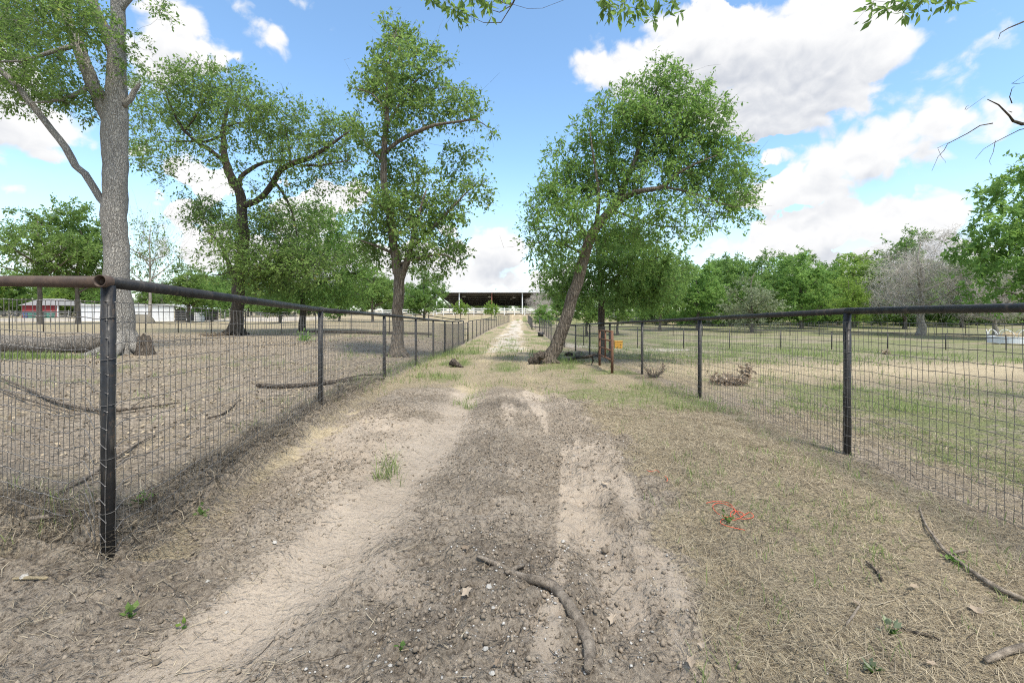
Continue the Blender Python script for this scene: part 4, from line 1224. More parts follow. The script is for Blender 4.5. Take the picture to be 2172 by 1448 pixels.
class Proto:
    def __init__(s, built, bark, leafm, tw=None):
        t, b, (lv, lq, lt) = built
        t.add(*b.arrays())
        s.parts = [('trunk', t.mesh('trunk', bark, True))]
        if leafm is not None:
            s.parts.append(('crown', mesh_np('crown', lv, lq, None, leafm, False, {'tint': lt})))
        s.h = float(lv[:, 2].max()) if leafm is not None else float(b.arrays()[0][:, 2].max())

    def place(s, name, x, y, height, rz, label, group=None, wide=1.0, cat='tree', dz=0.0):
        k = height / s.h
        o = thing(name, (x, y, H1(x, y) + dz), label, cat, group, rz)
        o.scale = (k * wide, k * wide, k)
        for nme, me in s.parts:
            link(nme, me, o)
        return o


def far_trees():
    bark = M['bark_far']
    A = Proto(std_tree(101, 10, 4.2, .8, .26, 15000), bark, M['leaf_c'])
    B = Proto(std_tree(102, 10, 3.8, 2.2, .24, 15000), bark, M['leaf_a'])
    Cc = Proto(std_tree(103, 10, 4.6, .6, .26, 15000), bark, M['leaf_b'])
    D = Proto(std_tree(104, 10, 3.4, 1.4, .24, 9000, sig=.7), bark, M['leaf_lime'])
    J = Proto(std_tree(105, 10, 4.0, .8, .17, 17000, 'cone', 44, .55), bark, M['leaf_sage'])
    Fx = Proto(std_tree(106, 10, 5.2, 3.6, .22, 11000, sig=.75, twigs=True), bark, M['leaf_a'])
    S = Proto(std_tree(107, 4, 2.2, .7, .20, 3800, sig=.4, r=.07), bark, M['leaf_lime'])
    Hd = Proto(std_tree(109, 10, 4.2, 3.0, .26, 1500, sig=1.0, per=10, twigs=True, dead_twigs=420), M['dead_wood'], M['leaf_a'])
    Bu = Proto(std_tree(110, 3, 2.6, .15, .20, 7000, sig=.5, r=.06), bark, M['leaf_c'])
    # dead cedar: grey twigs only
    g_ = np.random.default_rng(108)
    t, b, lv = std_tree(108, 10, 4.6, 1.8, .2, 6000, 'round', 14, 1.0, r=.30, twigs=True)
    V, Q, T = lv
    n = len(V) // 4
    V = V.reshape(n, 4, 3)
    c = V[:, 0]; dirv = V[:, 2] - V[:, 0]; dirv /= np.linalg.norm(dirv, axis=1)[:, None]
    tw = MB()
    tw.segs(c, c + dirv * (.35 + .7 * g_.random(n))[:, None], .009, .004, 3)
    tint = np.repeat(g_.random(n), 6)
    root_mesh = tw.mesh('twigs', M['twig_dead'], False, None, {'tint': tint})
    E = Proto((t, b, lv), M['dead_wood'], None, M['dead_wood'])
    E.parts.append(('twigs', root_mesh))
    E.h = float(V[:, :, 2].max())

    def at(px, Y): return (px - CX) / F * Y

    def put(proto, name, px, Y, top, label, group=None, wide=1.0, cat='tree', rz=None):
        x = at(px, Y); z = H1(x, Y)
        hgt = EYE + (HY - top) / F * Y - z
        return proto.place(name, x, Y, hgt, rng.random() * 6.28 if rz is None else rz, label, group, wide, cat)

    # right side, individually recognisable
    put(E, 'dead_cedar', 1955, 50, 478, 'grey leafless dead cedar beyond the right paddock', wide=1.18)
    put(J, 'juniper_tree', 1595, 56, 556, 'dusty grey-green juniper at the edge of the right treeline', wide=1.25)
    put(D, 'young_tree', 1800, 52, 585, 'lime green young tree left of the dead cedar', wide=1.0)
    put(E, 'dead_cedar', 2112, 50, 560, 'small grey dead cedar behind the white feeder at right', wide=1.0)
    put(Cc, 'broadleaf_tree', 2200, 40, 318, 'large bright green tree cut off by the right edge', wide=1.0)
    put(Cc, 'broadleaf_tree', 1700, 66, 522, 'broad mid green tree right of the dusty juniper', wide=1.2)
    put(D, 'broadleaf_tree', 1812, 70, 530, 'yellow-green round tree behind the lime young tree', wide=1.35)
    put(A, 'broadleaf_tree', 1920, 66, 478, 'dark green tree rising behind the dead cedar', wide=.9)
    put(A, 'broadleaf_tree', 2040, 70, 525, 'dark tree between the dead cedar and the large right tree', wide=1.1)
    put(Cc, 'broadleaf_tree', 1480, 62, 545, 'green tree just right of the shade tree crown', wide=1.2)
    put(A, 'broadleaf_tree', 1545, 74, 530, 'dark green tree behind the left side of the dusty juniper', wide=1.1)
    put(B, 'broadleaf_tree', 1400, 60, 560, 'tree behind the shade tree, its trunk showing under the crown', wide=1.1)
    put(E, 'dead_cedar', 1142, 78, 612, 'small grey dead tree beside the arena end post', wide=1.0)
    put(Cc, 'small_tree', 1155, 58, 640, 'small bright green tree beside the lane gate', wide=1.3)
    put(A, 'broadleaf_tree', 1180, 84, 590, 'dark tree behind the leaning trunk at the end of the lane', wide=1.2)
    put(B, 'broadleaf_tree', 1245, 46, 600, 'tree with pale trunk seen between the leaning and shade trunks', wide=1.2)
    put(B, 'broadleaf_tree', 1310, 50, 590, 'tree whose pale trunk stands right of the shade trunk', wide=1.2)
    # left side
    put(Fx, 'tall_tree', 84, 52, 432, 'flat-topped tall tree with thin straight trunk left of the white shed', wide=1.0)
    put(B, 'tall_tree', 165, 54, 420, 'tall tree just left of the big grey trunk', wide=.85)
    put(Hd, 'dead_tree', 318, 60, 445, 'half-dead tree with bare twigs right of the big grey trunk', wide=.7)
    put(B, 'broadleaf_tree', 400, 64, 555, 'rounded tree behind the white shed roof end', wide=1.3)
    put(Cc, 'broadleaf_tree', 450, 70, 575, 'bright green tree between the white shed and the crooked oak', wide=1.3)
    put(A, 'broadleaf_tree', 595, 60, 560, 'dark tree with pale trunk behind the crooked oak', wide=1.2)
    put(A, 'broadleaf_tree', 900, 74, 560, 'dark spreading tree left of the covered arena', wide=1.2)
    put(B, 'broadleaf_tree', 790, 66, 560, 'tree behind the tall tree with trunk beside the board fence', wide=1.2)
    put(Cc, 'broadleaf_tree', 720, 70, 590, 'low green tree behind the long fallen log', wide=1.4)
    put(D, 'broadleaf_tree', 8, 122, 575, 'yellow-green tree at the far left edge above the red barn', wide=1.4)
    put(D, 'broadleaf_tree', 118, 120, 600, 'yellow-green tree behind the right end of the red barn', wide=1.2)
    put(S, 'sapling', 977, 82, 633, 'round sapling left of the rusty arena post', wide=.95)
    put(S, 'sapling', 1042, 82, 635, 'round sapling in front of the rusty arena post', wide=.95)
    # dense far woods, one tree after another
    lab = {'r': ('green tree in the front rank of the far right woods', 'front rank of the right woods'),
           'l': ('green tree in the front rank of the far left woods behind the barns', 'front rank of the left woods'),
           'm': ('green tree in the rear rank of the far left woods', 'rear rank of the left woods'),
           's': ('green treetop in the rear rank of the far right woods', 'rear rank of the right woods'),
           'c': ('distant tree in the woods seen behind the covered arena', 'far woods behind the arena')}
    k = 0
    for (x0, x1, st, Y, top, key) in ((1360, 2420, 74, 84, 545, 'r'), (1340, 2400, 86, 98, 540, 's'), (-200, 860, 46, 122, 588, 'l'), (-160, 940, 70, 138, 590, 'm'), (840, 1300, 20, 160, 630, 'c')):
        for px in np.arange(x0, x1, st):
            pr = (A, B, Cc, A, B)[k % 5]; k += 1
            Yk = Y + rng.normal(0, 3)
            put(pr, 'woodland_tree', px + rng.normal(0, 9), Yk, top + rng.normal(0, 13 if key != 'c' else 4), lab[key][0], lab[key][1], 1.0 + .3 * rng.random() + (.5 if key == 'c' else 0))

    for (x0, x1, st, Y, top, lb, gr) in ((1380, 2400, 44, 76, 648, 'dark low shrub along the foot of the right woods', 'shrubs under the right woods'), (-120, 880, 52, 126, 650, 'low shrub along the foot of the left woods', 'shrubs under the left woods')):
        for px in np.arange(x0, x1, st):
            put(Bu, 'shrub', px + rng.normal(0, 8), Y + rng.normal(0, 2.5), top + rng.normal(0, 6), lb, gr, 1.0 + .5 * rng.random(), 'shrub')


far_trees()


# ------------------------------------------------------------------ pipe fences
def wire_grid(p0, p1, zt0, zt1, dv, dh, r, wob=0.0, knots=False, nseg=1, seed=0, bottom=.02, top_gap=.10, sag=0.0):
    """woven wire between two posts: p0, p1 are (x, y); rail heights zt0, zt1"""
    g_ = np.random.default_rng(seed)
    p0 = np.array(p0, float); p1 = np.array(p1, float)
    L = np.linalg.norm(p1 - p0); n = max(2, int(L / dv)); s = np.arange(1, n) / n
    s = np.concatenate([[0], s, [1]])
    XY = p0 + (p1 - p0) * s[:, None]
    zt = zt0 + (zt1 - zt0) * s - top_gap
    zb = HT(XY[:, 0], XY[:, 1]) + bottom
    m = max(3, int(round((zt - zb).mean() / dh)))
    fr = np.linspace(0, 1, m + 1)
    nrm = np.array([-(p1 - p0)[1], (p1 - p0)[0]]) / L
    tang = (p1 - p0) / L
    grid = np.zeros((len(s), m + 1, 3))
    ox = np.cumsum(g_.normal(0, wob * .35, (len(s), m + 1)), 1) + g_.normal(0, wob * .5, (len(s), m + 1))
    on = np.cumsum(g_.normal(0, wob * .4, m + 1))[None] + 0 * ox
    grid[..., 0] = XY[:, 0:1] + ox * tang[0] + on * nrm[0]
    grid[..., 1] = XY[:, 1:2] + ox * tang[1] + on * nrm[1]
    grid[..., 2] = zb[:, None] + (zt - zb)[:, None] * fr[None] + g_.normal(0, wob * .25, (len(s), m + 1))
    mb = MB()
    if nseg == 1:
        mb.segs(grid[:, 0], grid[:, -1], r, r, 3)
    else:
        mb.segs(grid[:, :-1].reshape(-1, 3), grid[:, 1:].reshape(-1, 3), r, r, 4)
    st = 1 if nseg > 1 else max(1, len(s) // 8)
    idx = list(range(0, len(s), st))
    if idx[-1] != len(s) - 1: idx.append(len(s) - 1)
    hg = grid[idx]
    mb.segs(hg[:-1].reshape(-1, 3), hg[1:].reshape(-1, 3), r * 1.05, r * 1.05, 4 if nseg > 1 else 3)
    if knots:
        c = grid.reshape(-1, 3); q = r * 2.4
        o = np.array([[1, 0, 0], [-1, 0, 0], [0, 1, 0], [0, -1, 0], [0, 0, 1], [0, 0, -1]]) * q
        V = (c[:, None] + o[None]).reshape(-1, 3)
        f = np.array([[0, 2, 4], [2, 1, 4], [1, 3, 4], [3, 0, 4], [2, 0, 5], [1, 2, 5], [3, 1, 5], [0, 3, 5]])
        mb.add(V, None, (f[None] + (np.arange(len(c)) * 6)[:, None, None]).reshape(-1, 3))
    return mb


def pipe(mb, a, b, r, sides=12, cap=True):
    a = np.array(a, float); b = np.array(b, float)
    return mb.tube([a, (a + b) / 2, b], r, sides, cap)


def pipe_fence(label, pts, rail=None, wire=True, dv=.0508, dh=.094, post_r=.0302, rail_r=.0302, post_mat='black_pipe', rail_mat='black_pipe', lane=0, H=1.33, wr=.0020, far=False, skip_post=(), group=None, near=0, ext=None):
    """pts: list of (x, y); rail: list of rail centre heights. lane: +1/-1 side the wire hangs on"""
    base = (pts[0][0], pts[0][1], H1(*pts[0]))
    root = thing('pipe_fence', base, label, 'fence', group)
    z = [H1(*p) for p in pts]
    rz = [z[i] + H for i in range(len(pts))] if rail is None else rail
    sd = 8 if far else 14
    for i, p in enumerate(pts):
        if i in skip_post: continue
        mb = MB(); pipe(mb, (p[0], p[1], z[i] - .25), (p[0], p[1], rz[i] - (rail_r * .6)), post_r, sd)
        po = mb.build('post', M[post_mat], root, True, base)
        if i <= near and near:
            for hz in (.18, .45, .72, .95, 1.16):
                a_ = np.linspace(0, 6.283, 13); rr_ = post_r + .0035
                mb = MB(); mb.tube(np.stack([p[0] + rr_ * np.cos(a_), p[1] + rr_ * np.sin(a_), z[i] + hz + .006 * np.sin(a_ + i)], 1), .0017, 5, False)
                mb.build('wire_tie', M['wire'], po, True, base)
    for i in range(len(pts) - 1):
        a = np.array([*pts[i], rz[i]]); b = np.array([*pts[i + 1], rz[i + 1]])
        d = (b - a) / np.linalg.norm(b - a)
        mb = MB(); pipe(mb, a if i or ext is None else a - d * ext, b, rail_r, sd)
        ro = mb.build('rail', M[rail_mat], root, True, base)
        if not far:
            wc = MB(); c = b - d * .12
            pipe(wc, c - d * .006, c + d * .006, rail_r * 1.06, sd)
            wc.build('weld_collar', M[rail_mat], ro, True, base)
        if wire:
            t = np.array([d[0], d[1]]); t /= np.linalg.norm(t)
            nn = np.array([-t[1], t[0]]) * lane * (post_r + .003)
            nz = i < near
            mb = wire_grid(np.array(pts[i]) + nn, np.array(pts[i + 1]) + nn, rz[i], rz[i + 1], dv, dh, wr, .006 if nz else (.003 if not far else 0), nz, 2 if nz else 1, i + 7)
            mb.build('wire_mesh', M['wire'], root, False, base)
    return root


def fences():
    px = lambda x, Y: ((x - CX) / F * Y, Y)
    L = [px(230, 2.3), px(680, 5.5), px(815, 8.7), px(882, 11.9), px(919, 15.1), px(943.5, 18.3), px(960, 21.5), px(972.5, 24.7), px(983, 27.9)]
    ry = [598, 657, 668, 675, 678.5, 681, 682, 682, 680.5]
    rz = [EYE + (HY - y) / F * p[1] for y, p in zip(ry, L)]
    root = pipe_fence('black pipe and wire fence along the left of the lane, from the near corner post', L, rz, lane=-1, near=3, dh=.092)
    base = np.array(root.location)
    # the corner: open end of the black rail, and the rusty rail coming in from the left
    a = np.array([*L[0], rz[0]]); d = np.array([*L[1], rz[1]]) - a; d /= np.linalg.norm(d)
    mb = MB()
    n = 20; th = np.arange(n) * 6.2832 / n
    A = np.cross(d, [0, 0, 1.0]); A /= np.linalg.norm(A); Bv = np.cross(A, d)
    ring = lambda c, r: c + r * (np.cos(th)[:, None] * A + np.sin(th)[:, None] * Bv)
    e = a - d * .055
    V = np.vstack([ring(a, .0308), ring(e, .0308), ring(e, .0262), ring(a - d * .001, .0262)])
    Q = []
    for k in range(3):
        for i in range(n):
            Q.append([k * n + i, k * n + (i + 1) % n, (k + 1) * n + (i + 1) % n, (k + 1) * n + i])
    mb.add(V, Q)
    o = mb.build('pipe_end', M['rust_pipe'], root, True, base)
    mb = MB(); mb.tube([a - d * .004, a - d * .003], .0264, 18, True); mb.build('bore', M['dark_hole'], o, False, base)
    # return section to the left
    b2 = P(0, 596, 2.55); b3 = a + (b2 - a) * 3.2
    aa = a + (b2 - a) / np.linalg.norm(b2 - a) * .012
    mb = MB(); pipe(mb, aa, b3, .0302, 16); ro = mb.build('rail', M['rust_pipe'], root, True, base)
    tag(ro, 'rusty brown top rail running left from the corner')
    mb = MB(); pipe(mb, (b3[0], b3[1], H1(b3[0], b3[1]) - .25), (b3[0], b3[1], b3[2] - .02), .0302, 14); mb.build('post', M['rust_pipe'], root, True, base)
    nn = np.array([0.02, -.04])
    mb = wire_grid(np.array(L[0]) + nn, b3[:2] + nn, a[2] + .005, b3[2], .0385, .0885, .0021, .005, True, 2, 91, .0, .105)
    mb.build('wire_mesh', M['wire'], root, False, base)
    # beyond the small gate on the left
    L2 = [px(993, 30.6), px(1002.5, 33.5), px(1011, 36.5), px(1018.7, 39.6), px(1025, 42.8), px(1031, 46), px(1036, 49.2), px(1042, 53)] + [px(x, y) for x, y in ((1048, 56), (1053, 59), (1058, 62), (1062.5, 65), (1067, 68), (1071, 71), (1075.5, 74), (1080, 77.5))]
    pipe_fence('far stretch of black pipe fence left of the lane, beyond the narrow gate', L2, None, lane=-1, dv=.09, far=True, wr=.0017)
    # narrow gate between the two
    g0, g1 = np.array(px(984.2, 28.3)), np.array(px(991.8, 30.2))
    gate('narrow closed pipe gate in the left lane fence', 'black_pipe', g0, g1, 1.25, 4)
    # right fence
    Rr = [(3.05, .75), px(1797, 4.2), px(1484, 7.5), px(1362, 10.9), px(1293.6, 14.4), px(1251, 18.2), px(1221, 21.6), px(1198, 24.6), px(1183, 28), px(1169, 31.5)]
    ryr = [0, 659.5, 676, 682, 685.5, 687.5, 688.5, 689.5, 690, 690]
    rzr = [1.33] + [EYE + (HY - y) / F * p[1] for y, p in zip(ryr[1:], Rr[1:])]
    pipe_fence('black pipe and wire fence along the right of the lane', Rr, rzr, lane=1, near=3, dh=.088)
    R2 = [px(1169, 32.3), px(1164, 35.5), px(1159, 38.8), px(1154.5, 42), px(1150, 45.5), px(1145, 49)]
    pipe_fence('right lane fence stretch hidden behind the leaning trunk, up to the far gate', R2, None, lane=1, dv=.09, far=True, wr=.0017)
    gate('far pipe gate on the right of the lane', 'black_pipe', np.array(px(1144, 49.5)), np.array(px(1129, 52.5)), 1.3, 5)
    R3 = [px(1128, 53), px(1126.5, 57), px(1125, 61), px(1123.5, 65), px(1122, 69), px(1120.5, 73), px(1119.5, 77.5)]
    pipe_fence('farthest stretch of right lane fence, ending below the white board fence', R3, None, lane=1, dv=.09, far=True, wr=.0017)
    # paddock fences
    S = [(2.9, 28.6)]
    xs = [1190, 1238, 1283, 1352, 1450, 1547, 1655, 1764, 1883, 2006, 2134, 2270, 2410]
    S = [px(x, 28.0 - .0007 * (x - 1200)) for x in xs]
    pipe_fence('pipe fence crossing the right paddock behind the yellow tub', S, [EYE + (HY - (690.5 + (x - 1190) * .0215)) / F * p[1] for x, p in zip(xs, S)], lane=1, dv=.10, far=True, wr=.0016, post_r=.03, rail_r=.026)
    T = [px(x, 48 + .004 * (x - 1400)) for x in np.arange(1180, 2560, 62)]
    pipe_fence('farther wire fence in front of the right treeline', T, None, lane=1, dv=.12, far=True, wr=.0018, post_r=.028, rail_r=.016, H=1.25)
    U = [px(983, 28.2)] + [px(x, 31) for x in (909, 826, 745, 669, 597, 521, 448, 378, 309, 236, 165, 92, 20, -60, -140, -220)]
    pipe_fence('dark pipe fence across the back of the bare left paddock', U, [EYE + (HY - (680.5 if i == 0 else 669 if i == 1 else 664.5 if i < 6 else 662)) / F * p[1] for i, p in enumerate(U)], lane=-1, dv=.10, far=True, wr=.0016, post_r=.03, rail_r=.026)
    W = [px(x, 74) for x in np.arange(1150, 1500, 24)]
    pipe_fence('low dark fence below the white board fence, right of the lane', W, None, lane=1, dv=.3, dh=.3, far=True, wr=.002, post_r=.03, rail_r=.02, H=1.2)
    W = [px(x, 76) for x in np.arange(1078, 800, -28)]
    pipe_fence('low dark fence below the white board fence, left of the lane', W, None, lane=1, dv=.3, dh=.3, far=True, wr=.002, post_r=.03, rail_r=.02, H=1.2)


def gate(label, mat, a, b, h, nb, name='gate', r=.021, z0=.12, mids=1):
    za, zb = H1(*a), H1(*b)
    base = (a[0], a[1], za)
    root = thing(name, base, label, 'gate')
    for k in range(mids + 2):
        t = k / (mids + 1)
        p = a * (1 - t) + b * t; z = za * (1 - t) + zb * t
        mb = MB(); pipe(mb, (p[0], p[1], z - (.05 if k in (0, mids + 1) else -z0)), (p[0], p[1], z + h), r * (1.35 if k in (0, mids + 1) else .9), 8)
        mb.build('upright', M[mat], root, True, base)
    for k in range(nb):
        t = k / (nb - 1)
        zz = z0 + (h - z0 - .02) * t
        mb = MB(); pipe(mb, (a[0], a[1], za + zz), (b[0], b[1], zb + zz), r * .85, 8); mb.build('bar', M[mat], root, True, base)
    return root


fences()
gate('rusty open pipe gate standing beside the right lane fence', 'rust_gate', np.array([2.56, 13.3]), np.array([2.465, 11.2]), 1.05, 4, r=.026, z0=.32, mids=1)


# ------------------------------------------------------------------ white board fence
def board_fence():
    Y = 89.5
    xs = np.arange(-27.5, 34.0, 2.0)
    base = (xs[0], Y, H1(xs[0], Y))
    root = thing('board_fence', base, 'white three-board fence along the rise in front of the arena', 'fence')
    zs = HT(xs, np.full(len(xs), Y), False)
    pm = MB(); pm.box((0, 0, .62), (.15, .15, 1.54)); pm.hexa([(-.09, -.09, 1.39), (.09, -.09, 1.39), (.09, .09, 1.39), (-.09, .09, 1.39), (-.02, -.02, 1.45), (.02, -.02, 1.45), (.02, .02, 1.45), (-.02, .02, 1.45)])
    pme = pm.mesh('post', M['white_paint'])
    for x, z in zip(xs, zs):
        o = link('post', pme, root, (x - base[0], 0, z - base[2]))
    for i in range(len(xs) - 1):
        for h in (.42, .82, 1.22):
            mb = MB()
            a, b = (xs[i] + .076, zs[i] + h), (xs[i + 1] - .076, zs[i + 1] + h)
            mb.hexa([(a[0], Y - .03, a[1] - .08), (b[0], Y - .03, b[1] - .08), (b[0], Y + .03, b[1] - .08), (a[0], Y + .03, a[1] - .08), (a[0], Y - .03, a[1] + .08), (b[0], Y - .03, b[1] + .08), (b[0], Y + .03, b[1] + .08), (a[0], Y + .03, a[1] + .08)])
            mb.build('board', M['white_paint'], root, False, base)


board_fence()


# ------------------------------------------------------------------ covered arena
def arena():
    Y0, Y1 = 100.0, 138.0
    x0, x1 = -17.5, 14.0
    base = ((x0 + x1) / 2, Y0, H1(0, Y0))
    zf = EYE + (HY - 619.5) / F * Y0; zb = EYE + (HY - 649) / F * Y1
    root = thing('covered_arena', base, 'open-sided covered arena with white eave and dark purlins beyond the board fence', 'arena')
    def quadroof(n, mat, z_off, th, ya, yb, xa, xb):
        mb = MB()
        fa = zf + (zb - zf) * (ya - Y0) / (Y1 - Y0); fb = zf + (zb - zf) * (yb - Y0) / (Y1 - Y0)
        mb.hexa([(xa, ya, fa + z_off), (xb, ya, fa + z_off), (xb, yb, fb + z_off), (xa, yb, fb + z_off), (xa, ya, fa + z_off + th), (xb, ya, fa + z_off + th), (xb, yb, fb + z_off + th), (xa, yb, fb + z_off + th)])
        return mb.build(n, M[mat], root, False, base)
    quadroof('roof', 'steel_dark', .22, .05, Y0, Y1, x0, x1)
    quadroof('roof_sheet', 'white_metal', .275, .03, Y0 - .3, Y1, x0 - .3, x1 + .3)
    mb = MB(); mb.box(((x0 + x1) / 2, Y0 - .36, zf + .20), (x1 - x0 + .8, .1, .62)); mb.build('eave', M['white_metal'], root, False, base)
    for k, y in enumerate(np.arange(Y0 + 1.5, Y1, 1.9)):
        f = zf + (zb - zf) * (y - Y0) / (Y1 - Y0)
        mb = MB(); mb.box(((x0 + x1) / 2, y, f + .1), (x1 - x0, .1, .22)); mb.build('purlin', M['steel_dark' if k % 3 else 'steel_grey'], root, False, base)
    for k, px_ in enumerate((926, 974, 1043, 1108)):
        x = (px_ - CX) / F * Y0
        mat = 'rust_steel' if k == 2 else 'white_metal'
        yy = Y0 + .2
        z0 = H1(x, yy)
        mb = MB(); mb.box((x, yy, z0 - .2 + (zf + .2 - z0) / 2), (.22, .22, zf + .3 - z0)); mb.build('column', M[mat], root, False, base)
        xb = x * 1.14; z0 = H1(xb, Y1 - .3)
        mb = MB(); mb.box((xb, Y1 - .3, z0 - .2 + (zb + .2 - z0) / 2), (.25, .25, zb + .3 - z0)); mb.build('column', M['steel_dark'], root, False, base)
        mb = MB()
        mb.hexa([(x - .1, Y0 + .35, zf - .25), (x + .1, Y0 + .35, zf - .25), (xb + .1, Y1 - .5, zb - .25), (xb - .1, Y1 - .5, zb - .25), (x - .1, Y0 + .35, zf - .02), (x + .1, Y0 + .35, zf - .02), (xb + .1, Y1 - .5, zb - .02), (xb - .1, Y1 - .5, zb - .02)])
        mb.build('rafter', M['steel_dark'], root, False, base)
    for px_, py_, Yl in ((984, 629, 106), (1038, 630, 106), (1090, 631, 106), (983, 633, 116), (1036, 633, 116), (1085, 634.5, 116)):
        p = P(px_, py_, Yl)
        f = zf + (zb - zf) * (Yl - Y0) / (Y1 - Y0)
        mb = MB(); mb.box(p, (.75, .3, .16)); mb.box((p[0], p[1], (p[2] + f) / 2 + .05), (.05, .05, max(.05, f - p[2]))); mb.build('light_fixture', M['white_paint'], root, False, base)
    # small bird on the eave
    p = P(1052, 615, Y0 - .36); p[2] = zf + .515
    mb = MB()
    mb.tube([p + np.array([-.12, 0, .02]), p + np.array([-.04, 0, .10]), p + np.array([.02, 0, .2]), p + np.array([.06, 0, .30]), p + np.array([.12, 0, .31])], [.02, .09, .09, .05, .01], 7)
    mb.tube([p + np.array([-.08, 0, .08]), p + np.array([-.22, 0, .0])], [.05, .02], 5)
    mb.tube([p + np.array([0, 0, -.005]), p + np.array([0, 0, .1])], .012, 4)
    tag(link('bird', mb.mesh('bird', M['steel_dark'], True, p), None, tuple(p)), 'small dark bird perched on the arena eave', 'bird')


arena()


# ------------------------------------------------------------------ barns on the left
def barns():
    px = lambda x, Y: (x - CX) / F * Y
    # white shed
    Y = 72.0
    xa, xm, xb = px(163, Y), px(369, Y), px(397, Y)
    z0 = H1((xa + xb) / 2, Y) - .1
    zt = EYE + (HY - 647) / F * Y; zr = EYE + (HY - 655) / F * Y
    base = ((xa + xb) / 2, Y, z0)
    root = thing('white_shed', base, 'long low white metal shed with dark open end behind the paddock', 'shed')
    n = 9
    for i in range(n):
        a = xa + (xm - xa) * i / n; b = xa + (xm - xa) * (i + 1) / n
        mb = MB(); mb.box(((a + b) / 2, Y + (.012 if i % 2 else 0), (z0 + zt) / 2), (b - a - .02, .12, zt - z0)); mb.build('panel', M['white_metal'], root, False, base)
    mb = MB(); mb.hexa([(xa - .2, Y - .3, zt), (xm, Y - .3, zt), (xm, Y + 8, zt + .1), (xa - .2, Y + 8, zt + .1), (xa - .2, Y - .3, zt + .14), (xm, Y - .3, zt + .14), (xm, Y + 8, zt + .24), (xa - .2, Y + 8, zt + .24)])
    mb.hexa([(xm + .003, Y - .3, zt), (xb + .3, Y - .3, zr), (xb + .3, Y + 8, zr), (xm + .003, Y + 8, zt + .1), (xm + .003, Y - .3, zt + .14), (xb + .3, Y - .3, zr + .12), (xb + .3, Y + 8, zr + .12), (xm + .003, Y + 8, zt + .24)])
    mb.build('roof', M['white_metal'], root, False, base)
    mb = MB(); mb.box((xb - .06, Y, (z0 + zr) / 2 + .02), (.14, .14, zr - z0)); mb.build('corner_post', M['white_metal'], root, False, base)
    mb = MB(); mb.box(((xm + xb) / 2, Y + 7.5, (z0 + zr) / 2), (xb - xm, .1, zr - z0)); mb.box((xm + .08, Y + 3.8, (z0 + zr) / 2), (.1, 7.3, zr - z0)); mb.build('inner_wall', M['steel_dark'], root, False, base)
    for k in range(6):
        mb = MB(); mb.box(((xm + xb) / 2, Y + .05, z0 + .35 + .27 * k), (xb - xm - .35, .05, .07)); mb.build('gate_bar', M['steel_grey'], root, False, base)
    xc = px(425, Y)
    for k in range(3):
        a = xb + .4 + (xc - xb - .4) * k / 3; b = xb + .4 + (xc - xb - .4) * (k + 1) / 3
        mb = MB(); mb.box(((a + b) / 2, Y + 1, z0 + .75), (b - a - .03, .06, 1.5)); mb.build('side_panel', M['white_metal'], root, False, base)
    # tarp mound
    Y2 = 60.0
    c = np.array([px(293, Y2), Y2, H1(px(293, Y2), Y2)])
    mb = MB(); n1, n2 = 14, 7; V = []
    g_ = np.random.default_rng(4)
    for j in range(n2 + 1):
        t = j / n2
        for i in range(n1):
            a = 6.283 * i / n1
            r = math.cos(t * math.pi / 2) ** .7
            V.append((2.0 * r * math.cos(a) * (1 + g_.normal(0, .05)), 1.4 * r * math.sin(a), 1.15 * math.sin(t * math.pi / 2) ** .9 * (1 + g_.normal(0, .05)) + .25 * r * math.cos(a + .6) * t - .05))
    Q = [[j * n1 + i, j * n1 + (i + 1) % n1, (j + 1) * n1 + (i + 1) % n1, (j + 1) * n1 + i] for j in range(n2) for i in range(n1)]
    mb.add(V, Q)
    tag(link('tarp_mound', mb.mesh('tarp_mound', M['tarp'], True), None, tuple(c)), 'tan tarp-covered mound in front of the white shed', 'tarp')
    # red barn
    Y = 108.0
    xa, xb = px(46, Y), px(122, Y)
    z0 = H1(xa, Y) - .2; zt = EYE + (HY - 647.5) / F * Y; zp = EYE + (HY - 632) / F * Y
    base = ((xa + xb) / 2, Y, z0)
    root = thing('red_barn', base, 'red barn with grey roof and white corner trim at the far left', 'barn')
    n = 8
    for i in range(n):
        a = xa + (xb - xa) * i / n; b = xa + (xb - xa) * (i + 1) / n
        mb = MB(); mb.box(((a + b) / 2, Y, (z0 + zt) / 2), (b - a - .03, .15, zt - z0)); mb.build('panel', M['red_paint'], root, False, base)
    mb = MB(); mb.box(((xa + xb) / 2, Y + .12, (z0 + zt) / 2 - .05), (xb - xa - .1, .1, zt - z0 - .1)); mb.build('wall', M['red_paint'], root, False, base)
    mb = MB(); mb.box((xb + .1, Y - .02, (z0 + zt) / 2), (.22, .24, zt - z0 + .1)); mb.build('corner_trim', M['white_paint'], root, False, base)
    mb = MB(); xm = (xa + xb) / 2 - 2
    mb.hexa([(xa - .4, Y - .5, zt), (xb + .4, Y - .5, zt), (xb + .4, Y + 9, zt), (xa - .4, Y + 9, zt), (xa + .5, Y + 4, zp), (xb - 3.4, Y + 4, zp), (xb - 3.4, Y + 5, zp), (xa + .5, Y + 5, zp)])
    mb.build('roof', M['roof_grey'], root, False, base)
